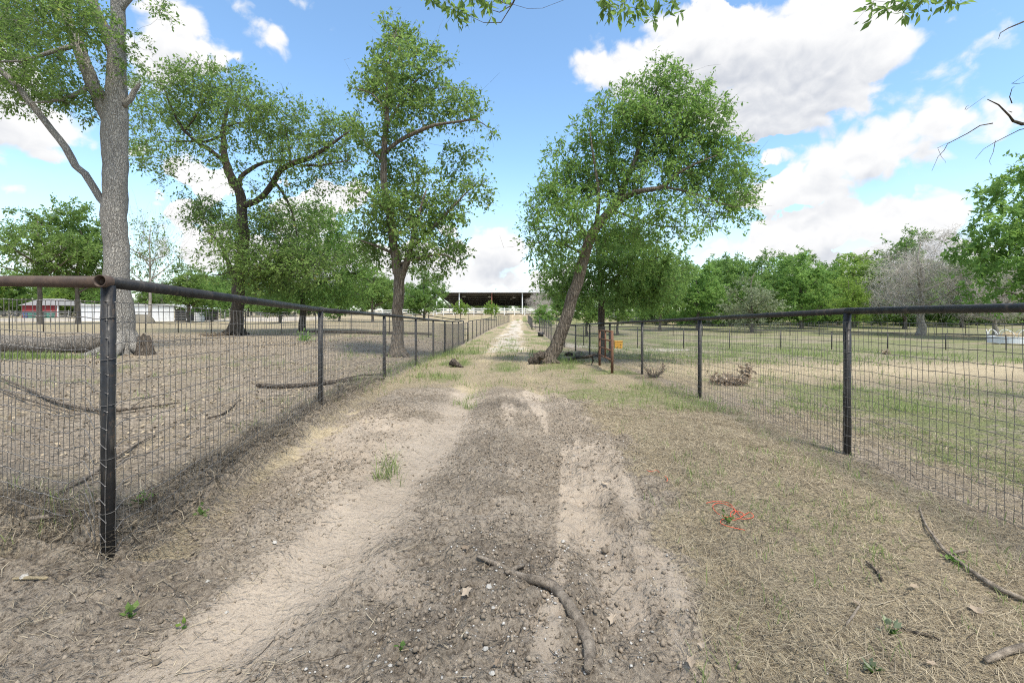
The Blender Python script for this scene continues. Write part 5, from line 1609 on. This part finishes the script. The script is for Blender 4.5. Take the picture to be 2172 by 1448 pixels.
    # bins in front of the barn
    for px_, mat, col in ((57, 'blue_plastic', 'blue'), (68, 'green_plastic', 'green'), (93, 'green_plastic', 'green'), (108, 'green_plastic', 'green')):
        x = px(px_, Y - 3); zz = H1(x, Y - 3)
        mb = MB()
        mb.hexa([(-.42, -.36, 0), (.42, -.36, 0), (.42, .36, 0), (-.42, .36, 0), (-.55, -.5, 1.25), (.55, -.5, 1.25), (.55, .5, 1.25), (-.55, .5, 1.25)])
        lab = {57: 'blue plastic bin in front of the red barn', 68: 'green plastic bin next to the blue bin', 93: 'green plastic bin third from the left before the red barn', 108: 'rightmost green plastic bin before the red barn'}[px_]
        r_ = thing('plastic_bin', (x, Y - 3, zz), lab, 'bin', 'plastic bins by the red barn')
        mb.build('body', M[mat], r_)
        mb = MB(); mb.hexa([(-.6, -.56, 1.252), (.6, -.56, 1.252), (.6, .56, 1.252), (-.6, .56, 1.252), (-.5, -.4, 1.4), (.5, -.4, 1.4), (.5, .4, 1.4), (-.5, .4, 1.4)]); mb.build('lid', M[mat], r_)
    # livestock rail fence in front
    Y = 66.0
    xs = np.arange(px(-120, Y), px(163, Y), 2.6)
    base = (xs[0], Y, H1(xs[0], Y))
    root = thing('rail_fence', base, 'grey six-rail livestock fence in front of the red barn', 'fence')
    for x in xs:
        z = H1(x, Y); mb = MB(); pipe(mb, (x, Y, z - .2), (x, Y, z + 1.62), .045, 8); mb.build('post', M['steel_grey'], root, True, base)
    for k in range(6):
        z = H1(xs[0], Y) + .3 + .25 * k
        mb = MB(); pipe(mb, (xs[0], Y, z), (xs[-1], Y, z), .03, 8); mb.build('rail', M['steel_grey'], root, True, base)
    xs = np.arange(px(400, Y), px(660, Y), 2.6)
    base = (xs[0], Y, H1(xs[0], Y))
    root = thing('rail_fence', base, 'grey rail fence between the white shed and the crooked oak', 'fence')
    for x in xs:
        z = H1(x, Y); mb = MB(); pipe(mb, (x, Y, z - .2), (x, Y, z + 1.5), .04, 8); mb.build('post', M['steel_grey'], root, True, base)
    for k in range(6):
        z = H1(xs[0], Y) + .28 + .23 * k
        mb = MB(); pipe(mb, (xs[0], Y, z), (xs[-1], Y, z), .022, 8); mb.build('rail', M['steel_grey'], root, True, base)


barns()


# ------------------------------------------------------------------ logs, stump, branches, props
def wood_chain(name, label, pts, r, mat='branch_wood', cat='branch', sides=8, wob=.08, seed=1, extra=(), group=None, rise=None):
    """a stick lying on the ground; pts are world points, r radii"""
    A = np.array(pts, float)
    r = np.interp(np.linspace(0, 1, len(A)), np.linspace(0, 1, len(r)), r) if len(r) != len(A) else np.array(r)
    q = jit_path(np.hstack([A, r[:, None]]), max(.03, np.linalg.norm(A[-1] - A[0]) / 26))
    base = tuple(A[0])
    mb = MB(); mb.tube(q[:, :3], q[:, 3], sides, True, wob, seed)
    for e in extra:
        E = np.array(e[0], float); rr = np.linspace(e[1], e[2], len(E))
        mb.tube(E, rr, 6, True, wob, seed + 1)
    o = link(name, mb.mesh(name, M[mat], True, base), None, base)
    return tag(o, label, cat, group)


def gp(pxs, lift):
    return [G(a, b) + np.array([0, 0, lift]) for a, b in pxs]


def props():
    # curved root across the track in the foreground
    wood_chain('fallen_branch', 'thick curved weathered branch lying across the near track', gp([(1012, 1188), (1050, 1208), (1095, 1228), (1140, 1240), (1172, 1252), (1198, 1282), (1222, 1318), (1242, 1360), (1250, 1395), (1246, 1432)], .022),
               [.008, .013, .016, .018, .022, .021, .023, .024, .021, .014], sides=14, wob=.13, seed=3,
               extra=[(gp([(1075, 1222), (1095, 1212), (1112, 1206)], .02), .012, .008)])
    wood_chain('fallen_branch', 'long grey branch in the dry grass at the lower right', gp([(1950, 1080), (1962, 1115), (1985, 1150), (2010, 1180), (2050, 1210), (2090, 1240), (2130, 1262), (2185, 1285)], .02), [.004, .006, .008, .009, .009, .011, .012, .013], seed=5, wob=.12,
               extra=[(gp([(2015, 1183), (2040, 1178), (2052, 1176)], .025), .008, .004)])
    wood_chain('fallen_branch', 'stout branch stub at the bottom right corner', gp([(2090, 1412), (2120, 1398), (2150, 1388), (2200, 1378)], .02), [.008, .012, .013, .012], seed=6, wob=.14)
    wood_chain('fallen_branch', 'dark stick in straw left of the stout branch stub', gp([(1895, 1330), (1935, 1345), (1965, 1350), (1992, 1362)], .010), [.004, .007, .006, .004], 'bark_dark', seed=7)
    wood_chain('stick', 'thin grey twig upright slanting in the right grass', gp([(1795, 1330), (1810, 1310), (1825, 1285)], .012), [.004, .005, .004], seed=8)
    wood_chain('stick', 'short brown stick right of the orange string', gp([(1838, 1195), (1860, 1215), (1872, 1235)], .012), [.005, .007, .006], 'bark_mid', seed=9)
    wood_chain('wood_chip', 'flat pale splinter of wood on the track centre', gp([(1042, 980), (1060, 985), (1080, 991)], .008), [.008, .012, .006], seed=10)
    wood_chain('wood_chip', 'small tan splinter right of the track centre', gp([(1225, 990), (1245, 994)], .008), [.007, .006], seed=11)
    wood_chain('stick', 'dark thin twig on the lower track beside the curved branch', gp([(1085, 1430), (1095, 1380), (1108, 1330)], .006), [.004, .005, .004], 'bark_mid', seed=12)
    # behind the left fence
    wood_chain('fallen_branch', 'long thin fallen branch behind the second left post', gp([(545, 822), (600, 824), (680, 818), (740, 810), (815, 808)], .04), [.03, .036, .034, .03, .018], 'bark_dark', seed=13,
               extra=[(gp([(725, 812), (760, 803), (810, 800)], .06), .02, .01)])
    wood_chain('fallen_branch', 'two-pronged thin branch crossing behind the near left mesh', gp([(-40, 790), (60, 832), (120, 860), (215, 880), (300, 872), (382, 862)], .05), [.012, .018, .02, .02, .016, .008], 'bark_mid', seed=14,
               extra=[(gp([(-40, 812), (40, 850), (110, 872), (170, 890)], .05), .014, .006), (gp([(280, 874), (300, 860), (330, 850)], .06), .008, .003)])
    wood_chain('fallen_branch', 'pale bleached branch lying behind the corner post', gp([(70, 1078), (120, 1050), (180, 1020), (230, 985), (290, 945), (330, 925)], .02), [.010, .014, .014, .012, .010, .005], seed=15,
               extra=[(gp([(180, 1018), (215, 1010), (270, 975)], .03), .008, .004)])
    wood_chain('stick', 'dark stick on the paddock left of the second left post', gp([(440, 890), (475, 880), (510, 850)], .02), [.008, .010, .006], 'bark_dark', seed=16)
    wood_chain('stick', 'pale stick in the debris at the foot of the left mesh', gp([(62, 1112), (100, 1106), (140, 1100)], .03), [.012, .014, .01], seed=17)
    wood_chain('stick', 'yellowish stick lying in front of the left mesh', gp([(28, 1232), (60, 1230), (100, 1231)], .012), [.006, .008, .006], 'hay', seed=18)
    # big fallen trunk on the left
    a, b_ = P(-160, 722, 15.0), P(214, 724, 15.0)
    pts = []
    for t in np.linspace(0, 1, 7):
        p = a * (1 - t) + b_ * t; p[2] = H1(p[0], p[1]) + .30 + .05 * math.sin(t * 7); pts.append(p)
    o = wood_chain('fallen_log', 'thick fallen tree trunk lying left of the big grey tree', pts, [.31, .29, .28, .27, .26, .27, .32], 'bark_grey', 'log', 16, .035, 21)
    # long thin log behind
    pts = [G(650, 706) + np.array([0, 0, .08]), G(730, 707) + np.array([0, 0, .1]), G(820, 709) + np.array([0, 0, .1]), G(915, 711) + np.array([0, 0, .09])]
    wood_chain('fallen_log', 'long slim log lying across the back of the bare paddock', pts, [.10, .12, .12, .10], 'bark_dark', 'log', 10, .04, 22)
    # hollow stump at the foot of the big tree
    c = P(308, 750, 14.3); c[2] = H1(c[0], c[1])
    root = thing('hollow_stump', tuple(c), 'broken hollow stump beside the big grey tree', 'stump')
    g_ = np.random.default_rng(6)
    n = 18; th = np.arange(n) * 6.283 / n
    hh = .36 + .20 * np.cos(th - 2.6) + g_.normal(0, .08, n)
    r0 = .22 * (1 + g_.normal(0, .08, n)); r1 = .205 * (1 + g_.normal(0, .08, n))
    V = np.vstack([np.stack([r0 * 1.35 * np.cos(th), r0 * 1.35 * np.sin(th), th * 0 - .08], 1), np.stack([r0 * np.cos(th), r0 * np.sin(th), hh * .4], 1), np.stack([r1 * np.cos(th), r1 * np.sin(th), hh], 1),
                   np.stack([r1 * .7 * np.cos(th), r1 * .7 * np.sin(th), hh * .95], 1), np.stack([r1 * .6 * np.cos(th), r1 * .6 * np.sin(th), th * 0 + .05], 1)])
    Q = [[k * n + i, k * n + (i + 1) % n, (k + 1) * n + (i + 1) % n, (k + 1) * n + i] for k in range(4) for i in range(n)]
    mb = MB(); mb.add(V, Q); mb.build('shell', M['bark_dark'], root, True)
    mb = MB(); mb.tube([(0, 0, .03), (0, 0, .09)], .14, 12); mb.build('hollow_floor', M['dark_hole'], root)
    # root lump by the leaning tree, branch and chunk on the lane
    def lump(name, label, px_, py_, r, mat, cat, seed, sq=.7, dy=0.0):
        c = G(px_, py_); g2 = np.random.default_rng(seed)
        mb = MB(); n1, n2 = 10, 7; V = []
        for j in range(n2):
            t = j / (n2 - 1) * math.pi
            for i in range(n1):
                a = 6.283 * i / n1
                k = r * (1 + g2.normal(0, .16))
                V.append((k * math.sin(t) * math.cos(a) * 1.2 + .0001 * i, k * math.sin(t) * math.sin(a), -k * math.cos(t) * sq + r * sq * .75))
        Q = [[j * n1 + i, j * n1 + (i + 1) % n1, (j + 1) * n1 + (i + 1) % n1, (j + 1) * n1 + i] for j in range(n2 - 1) for i in range(n1)]
        mb.add(V, Q)
        return tag(link(name, mb.mesh(name, M[mat], False), None, tuple(c)), label, cat)
    c = G(1138, 772)
    wood_chain('broken_stump', 'dark splintered wood stump just left of the leaning trunk', [c + np.array([-.2, .05, .02]), c + np.array([-.05, 0, .12]), c + np.array([.10, 0, .22]), c + np.array([.2, .05, .34])], [.09, .15, .15, .06], 'bark_dark', 'stump', 8, .28, 31)
    c = G(966, 778)
    wood_chain('wood_chunk', 'dark broken wood chunk lying on the lane grass', [c + np.array([-.16, .1, .08]), c + np.array([-.05, .05, .09]), c + np.array([.08, -.05, .05]), c + np.array([.22, -.15, .01])], [.05, .10, .07, .02], 'bark_dark', 'wood', 8, .25, 32)
    wood_chain('fallen_branch', 'dark branch on the ground between leaning trunk and rusty gate', [G(1208, 766) + np.array([0, 0, .05]), G(1225, 764) + np.array([0, 0, .1]), P(1245, 757, 13.6), P(1262, 751, 13.6)], [.05, .06, .045, .03], 'bark_dark', seed=33,
               extra=[([P(1255, 755, 13.6), P(1258, 764, 13.5), G(1256, 770)], .03, .015)])
    lump('rock', 'dark mossy rock behind the leaning trunk', 1207, 755, .14, 'bark_dark', 'rock', 41)
    lump('rock', 'brown rounded rock at a post foot behind the leaning trunk', 1229, 756, .15, 'tarp', 'rock', 42, .8)
    c = G(1147, 714)
    mb = MB(); mb.tube([(0, 0, 0), (0, 0, .38), (0, 0, .385), (0, 0, .05)], [.22, .27, .23, .19], 14, True)
    tag(link('bucket', mb.mesh('bucket', M['black_pipe'], True), None, tuple(c)), 'black rubber bucket at the foot of the far right lane fence', 'bucket')
    # yellow tub
    c = G(1311, 739)
    root = thing('feed_tub', tuple(c), 'yellow plastic feed tub with dark holes behind the right fence', 'tub')
    mb = MB(); mb.hexa([(-.2, -.18, 0), (.2, -.18, 0), (.2, .18, 0), (-.2, .18, 0), (-.225, -.2, .42), (.225, -.2, .42), (.225, .2, .42), (-.225, .2, .42)]); mb.build('body', M['yellow_plastic'], root)
    mb = MB(); mb.box((0, 0, .437), (.48, .43, .03)); mb.build('rim', M['yellow_plastic'], root)
    for (x, z) in ((-.06, .12), (.08, .10), (.09, .24), (-.12, .06)):
        mb = MB(); mb.tube([(x, -.215, z), (x, -.19, z)], .022, 8); mb.build('hole', M['dark_hole'], root)
    # dry brush
    def brush(name, label, px_, py_, r, h, n, leaves, seed):
        c = G(px_, py_); g2 = np.random.default_rng(seed)
        root = thing(name, tuple(c), label, 'brush')
        mb = MB()
        a = g2.random(n) * 6.283; l = g2.random(n) ** .6
        p0 = np.stack([np.cos(a) * r * .3 * l, np.sin(a) * r * .3 * l, np.zeros(n)], 1)
        p1 = p0 + np.stack([np.cos(a) * r * .5, np.sin(a) * r * .5, h * (.3 + .4 * g2.random(n))], 1) * l[:, None] + g2.normal(0, r * .12, (n, 3)) * [1, 1, .3]
        p2 = p1 + np.stack([np.cos(a + g2.normal(0, .6, n)) * r * .4, np.sin(a) * r * .4, h * .4 * g2.random(n)], 1) + g2.normal(0, r * .1, (n, 3)) * [1, 1, .3]
        p1[:, 2] = np.abs(p1[:, 2]); p2[:, 2] = np.abs(p2[:, 2])
        mb.segs(p0, p1, .006, .004, 4); mb.segs(p1, p2, .004, .002, 3)
        mb.build('stems', M['bark_mid'], root)
        if leaves:
            t = g2.random(leaves); k = g2.integers(0, n, leaves)
            pos = p1[k] + (p2[k] - p1[k]) * t[:, None] + g2.normal(0, .05, (leaves, 3)); pos[:, 2] = np.abs(pos[:, 2])
            u = g2.normal(0, 1, (leaves, 3)); u /= np.linalg.norm(u, axis=1)[:, None]; v = np.cross(u, g2.normal(0, 1, (leaves, 3))); v /= np.linalg.norm(v, axis=1)[:, None]
            s = .03 + .03 * g2.random(leaves)[:, None]
            V = np.stack([pos - u * s, pos - v * s * .5, pos + u * s, pos + v * s * .5], 1).reshape(-1, 3)
            link('dry_leaves', mesh_np('dry_leaves', V, np.arange(leaves * 4).reshape(-1, 4), None, M['brown_leaf'], False, {'tint': np.repeat(g2.random(leaves), 4)}), root)
    brush('dead_shrub', 'leafless brown shrub beside the third right fence post', 1387, 800, .28, .42, 60, 40, 51)
    brush('brush_heap', 'heap of cut branches with withered leaves inside the right paddock', 1545, 815, .34, .20, 130, 520, 52)
    brush('brush_heap', 'upright withered leafy branch at the right end of the brush heap', 1580, 800, .13, .36, 30, 120, 53)
    brush('leafy_weed', 'rust-brown leaf clump against the right paddock cross fence', 1878, 752, .22, .35, 40, 120, 54)
    brush('brush_heap', 'low grey brush heap left of the crooked oak foot', 452, 712, .7, .25, 120, 200, 55)
    # clump on that post top
    p = P(1878, 700, 27.3)
    # weed sprig in the left paddock
    def sprig(label, px_, py_, r, n, seed, mat='leaf_b', lf=.05):
        c = G(px_, py_); g2 = np.random.default_rng(seed)
        pos = g2.normal(0, r * .5, (n, 3)); pos[:, 2] = np.abs(pos[:, 2]) * 1.2 + .01
        u = g2.normal(0, 1, (n, 3)) + pos / r; u /= np.linalg.norm(u, axis=1)[:, None]; v = np.cross(u, [0, 0, 1.0] + g2.normal(0, .3, (n, 3))); v /= np.linalg.norm(v, axis=1)[:, None]
        s = lf * (.6 + .8 * g2.random(n))[:, None]
        V = np.stack([pos, pos + u * s * .5 - v * s * .3, pos + u * s, pos + u * s * .5 + v * s * .3], 1).reshape(-1, 3)
        root = thing('weed', tuple(c), label, 'plant')
        link('leaves', mesh_np('leaves', V, np.arange(n * 4).reshape(-1, 4), None, M[mat], False, {'tint': np.repeat(g2.random(n) * .9, 4)}), root)
        mb = MB(); mb.segs(np.zeros((12, 3)), g2.normal(0, r * .4, (12, 3)) * [1, 1, 0] + np.array([0, 0, r * .8]), .004, .002, 3); mb.build('stems', M['leaf_b'], root)
        for ch in root.children:
            if ch.name.startswith('stems'):
                pass
    sprig('small leafy green weed in the bare paddock left of the second left post', 648, 722, .35, 160, 61, 'leaf_b', .14)
    sprig('bright green weed at the foot of the near left mesh', 430, 1092, .03, 10, 62, 'leaf_b', .03)
    sprig('small green weed inside the mesh right of the corner post', 300, 1070, .05, 20, 63, 'leaf_b', .03)
    sprig('lobed green weed on the bare dirt below the corner post', 275, 1310, .02, 8, 64, 'leaf_a', .03)
    sprig('single light green sprig on the pale sand', 390, 1332, .01, 4, 65, 'leaf_lime', .022)
    sprig('round green leaf sprig on the dark soil at the bottom', 850, 1378, .01, 4, 66, 'leaf_b', .028)
    sprig('bright green weed beside the long grey branch', 2022, 1192, .04, 14, 67, 'leaf_b', .03)
    sprig('grey-green weed low in the right foreground straw', 1890, 1345, .03, 14, 68, 'leaf_sage', .03)
    sprig('grey-green weed near the bottom edge right of centre', 1850, 1425, .03, 12, 69, 'leaf_sage', .03)
    sprig('green weed under the orange string', 1545, 1108, .04, 14, 70, 'leaf_a', .025)
    # tangled orange string
    def string(label, pxs, seed, r=.0021):
        A = np.array([G(a, b) + np.array([0, 0, .012]) for a, b in pxs])
        q = jit_path(np.hstack([A, np.full((len(A), 1), r)]), .012)
        base = tuple(A[0]); mb = MB(); mb.tube(q[:, :3], r, 6, True)
        tag(link('orange_string', mb.mesh('orange_string', M['orange'], True, base), None, base), label, 'string')
    string('tangled bright orange string lying in the right foreground grass',
           [(1498, 1070), (1520, 1066), (1545, 1070), (1560, 1088), (1545, 1100), (1522, 1092), (1512, 1076), (1530, 1070), (1556, 1082), (1572, 1098), (1590, 1090), (1598, 1100), (1575, 1104), (1550, 1098), (1556, 1086), (1578, 1094), (1560, 1106), (1535, 1104), (1528, 1112), (1545, 1120), (1580, 1128)], 1)
    string('short scrap of orange string nearer the track', [(1372, 1000), (1382, 1003), (1392, 1000), (1398, 1004)], 2)
    string('second scrap of orange string below the first scrap', [(1410, 1012), (1416, 1018), (1414, 1024)], 3)
    # pale stones
    g_ = np.random.default_rng(9)
    st = [(1037, 1248, 20, 'pale angular stone left of the curved branch'), (1046, 1290, 12, 'small white stone below the pale angular stone'), (1030, 1378, 16, 'white stone at the bottom near the track centre'), (1044, 1430, 16, 'pale stone at the bottom edge of the track'), (970, 1228, 26, 'grey clod of rock in the track centre'),
          (985, 1242, 24, 'grey rock touching the clod of rock in the track centre'), (583, 1152, 14, 'white stone chip on the left bank'), (332, 1408, 22, 'dark flat stone on the pale sand at the bottom left'), (440, 1234, 10, 'tiny white stone on the bare soil right of the corner post'), (52, 1225, 20, 'white stone before the near left mesh'),
          (1282, 1170, 24, 'dark soil lump right of the curved branch'), (828, 1412, 12, 'pale stone at the bottom edge left of the track centre'), (662, 1402, 10, 'small white stone on the lower track'), (1195, 1150, 14, 'grey stone above the curved branch'), (480, 1300, 12, 'small grey stone on the pale sand')]
    ico = np.array([[0, 0, 1], [.9, 0, .15], [.28, .86, .05], [-.73, .53, .2], [-.73, -.53, .05], [.28, -.86, .15], [.5, .36, .75], [-.2, .6, .8], [-.5, -.3, .8], [.3, -.5, .75], [0, 0, -.6]])
    for (a, b, s, lab) in st:
        c = G(a, b); r = s / F * c[1] * .5
        bm_v = ico * (1 + g_.normal(0, .12, ico.shape)) * np.array([r, r * .8, r * .65])
        import bmesh
        bm = bmesh.new()
        for v in bm_v: bm.verts.new(v)
        bmesh.ops.convex_hull(bm, input=bm.verts)
        me = bpy.data.meshes.new('stone'); bm.to_mesh(me); bm.free()
        me.materials.append(M['clod'] if ('clod' in lab or 'dark' in lab or 'grey rock' in lab) else M['stone'])
        o = link('stone', me, None, (c[0], c[1], c[2] + r * .2)); o.rotation_euler = (0, 0, g_.random() * 6.28)
        tag(o, lab, 'stone', 'stones on the track')
    # fallen leaves
    lf = [(1300, 1320, 26, 'pale lobed dead leaf right of the curved branch end'), (990, 1262, 26, 'pale lobed dead leaf left of the pale angular stone'), (986, 1168, 18, 'orange-brown dead leaf on the track centre'), (2072, 1302, 30, 'tan lobed dead leaf at the lower right'), (1465, 1412, 26, 'tan curled dead leaf at the bottom edge'), (1448, 1165, 16, 'rust dead leaf at the edge of the right grass'), (1815, 1285, 16, 'tan dead leaf beside the slanting twig'), (1938, 1250, 14, 'yellowish dead leaf in the right straw'), (1282, 1030, 14, 'pale dead leaf on the right wheel track'), (1975, 1415, 18, 'tan dead leaf near the bottom right corner'), (1055, 1415, 18, 'brown dead leaf near the bottom of the track'), (1490, 1378, 20, 'pale dead leaf in the grass edge at the bottom')]
    for k, (a, b, s, lab) in enumerate(lf):
        c = G(a, b); L_ = s / F * c[1] * 1.1
        n = 15; V = [(0, 0, .004)]
        for i in range(n):
            t = 6.283 * i / n
            r = (.5 + .16 * math.cos(5 * t)) * L_ * (1 + g_.normal(0, .08))
            V.append((r * math.cos(t), r * .62 * math.sin(t), .006 + .18 * abs(r) * abs(math.sin(t)) + g_.normal(0, .002)))
        T = [[0, 1 + i, 1 + (i + 1) % n] for i in range(n)]
        me = mesh_np('fallen_leaf', V, None, T, M['brown_leaf'], False, {'tint': np.full(len(V), .95 if 'pale' in lab else .35 if ('orange' in lab or 'rust' in lab or 'brown' in lab) else .7)})
        o = link('fallen_leaf', me, None, (c[0], c[1], c[2] + .012)); o.rotation_euler = (g_.normal(0, .15), g_.normal(0, .15), g_.random() * 6.28)
        tag(o, lab, 'leaf', 'dead leaves in the foreground')
    # white bale feeder at the right edge
    Y = 34.0
    x0 = (2108 - CX) / F * Y
    zc = H1(x0 + 1.2, Y)
    base = (x0 + 1.25, Y, zc)
    root = thing('bale_feeder', base, 'white round bale feeder with hoops at the right edge of the paddock', 'feeder')
    n = 28; th = np.arange(n) * 6.283 / n; r = 1.25
    V = np.vstack([np.stack([r * np.cos(th), r * np.sin(th), th * 0 + .12], 1), np.stack([r * np.cos(th), r * np.sin(th), th * 0 + .62], 1), np.stack([(r - .03) * np.cos(th), (r - .03) * np.sin(th), th * 0 + .62], 1), np.stack([(r - .03) * np.cos(th), (r - .03) * np.sin(th), th * 0 + .12], 1)])
    Q = [[k * n + i, k * n + (i + 1) % n, ((k + 1) % 4) * n + (i + 1) % n, ((k + 1) % 4) * n + i] for k in range(4) for i in range(n)]
    mb = MB(); mb.add(V, Q); mb.build('skirt', M['white_metal'], root, False)
    for k in range(9):
        a = 6.283 * k / 9; a2 = a + .55
        t = np.linspace(0, math.pi, 9)
        aa = a + (a2 - a) * (1 - np.cos(t)) / 2
        pts = np.stack([r * np.cos(aa), r * np.sin(aa), .62 + .48 * np.sin(t)], 1)
        mb = MB(); mb.tube(pts, .02, 6); mb.build('hoop', M['white_paint'], root, True)
    for k in range(6):
        a = 6.283 * k / 6 + .3; mb = MB(); mb.tube([(r * math.cos(a), r * math.sin(a), -.05), (r * math.cos(a), r * math.sin(a), .13)], .02, 6); mb.build('foot', M['white_paint'], root)
    g2 = np.random.default_rng(77)
    n1, n2 = 16, 7; V = []
    for j in range(n2 + 1):
        t = j / n2 * math.pi / 2
        for i in range(n1):
            a = 6.283 * i / n1; k = 1 + g2.normal(0, .05)
            V.append((.95 * math.cos(t) * math.cos(a) * k, .95 * math.cos(t) * math.sin(a) * k, .05 + .82 * math.sin(t) * k))
    Q = [[j * n1 + i, j * n1 + (i + 1) % n1, (j + 1) * n1 + (i + 1) % n1, (j + 1) * n1 + i] for j in range(n2) for i in range(n1)]
    mb = MB(); mb.add(V, Q)
    tag(link('hay_pile', mb.mesh('hay_pile', M['hay'], True), None, base), 'tan hay heaped inside the white bale feeder', 'hay')


props()
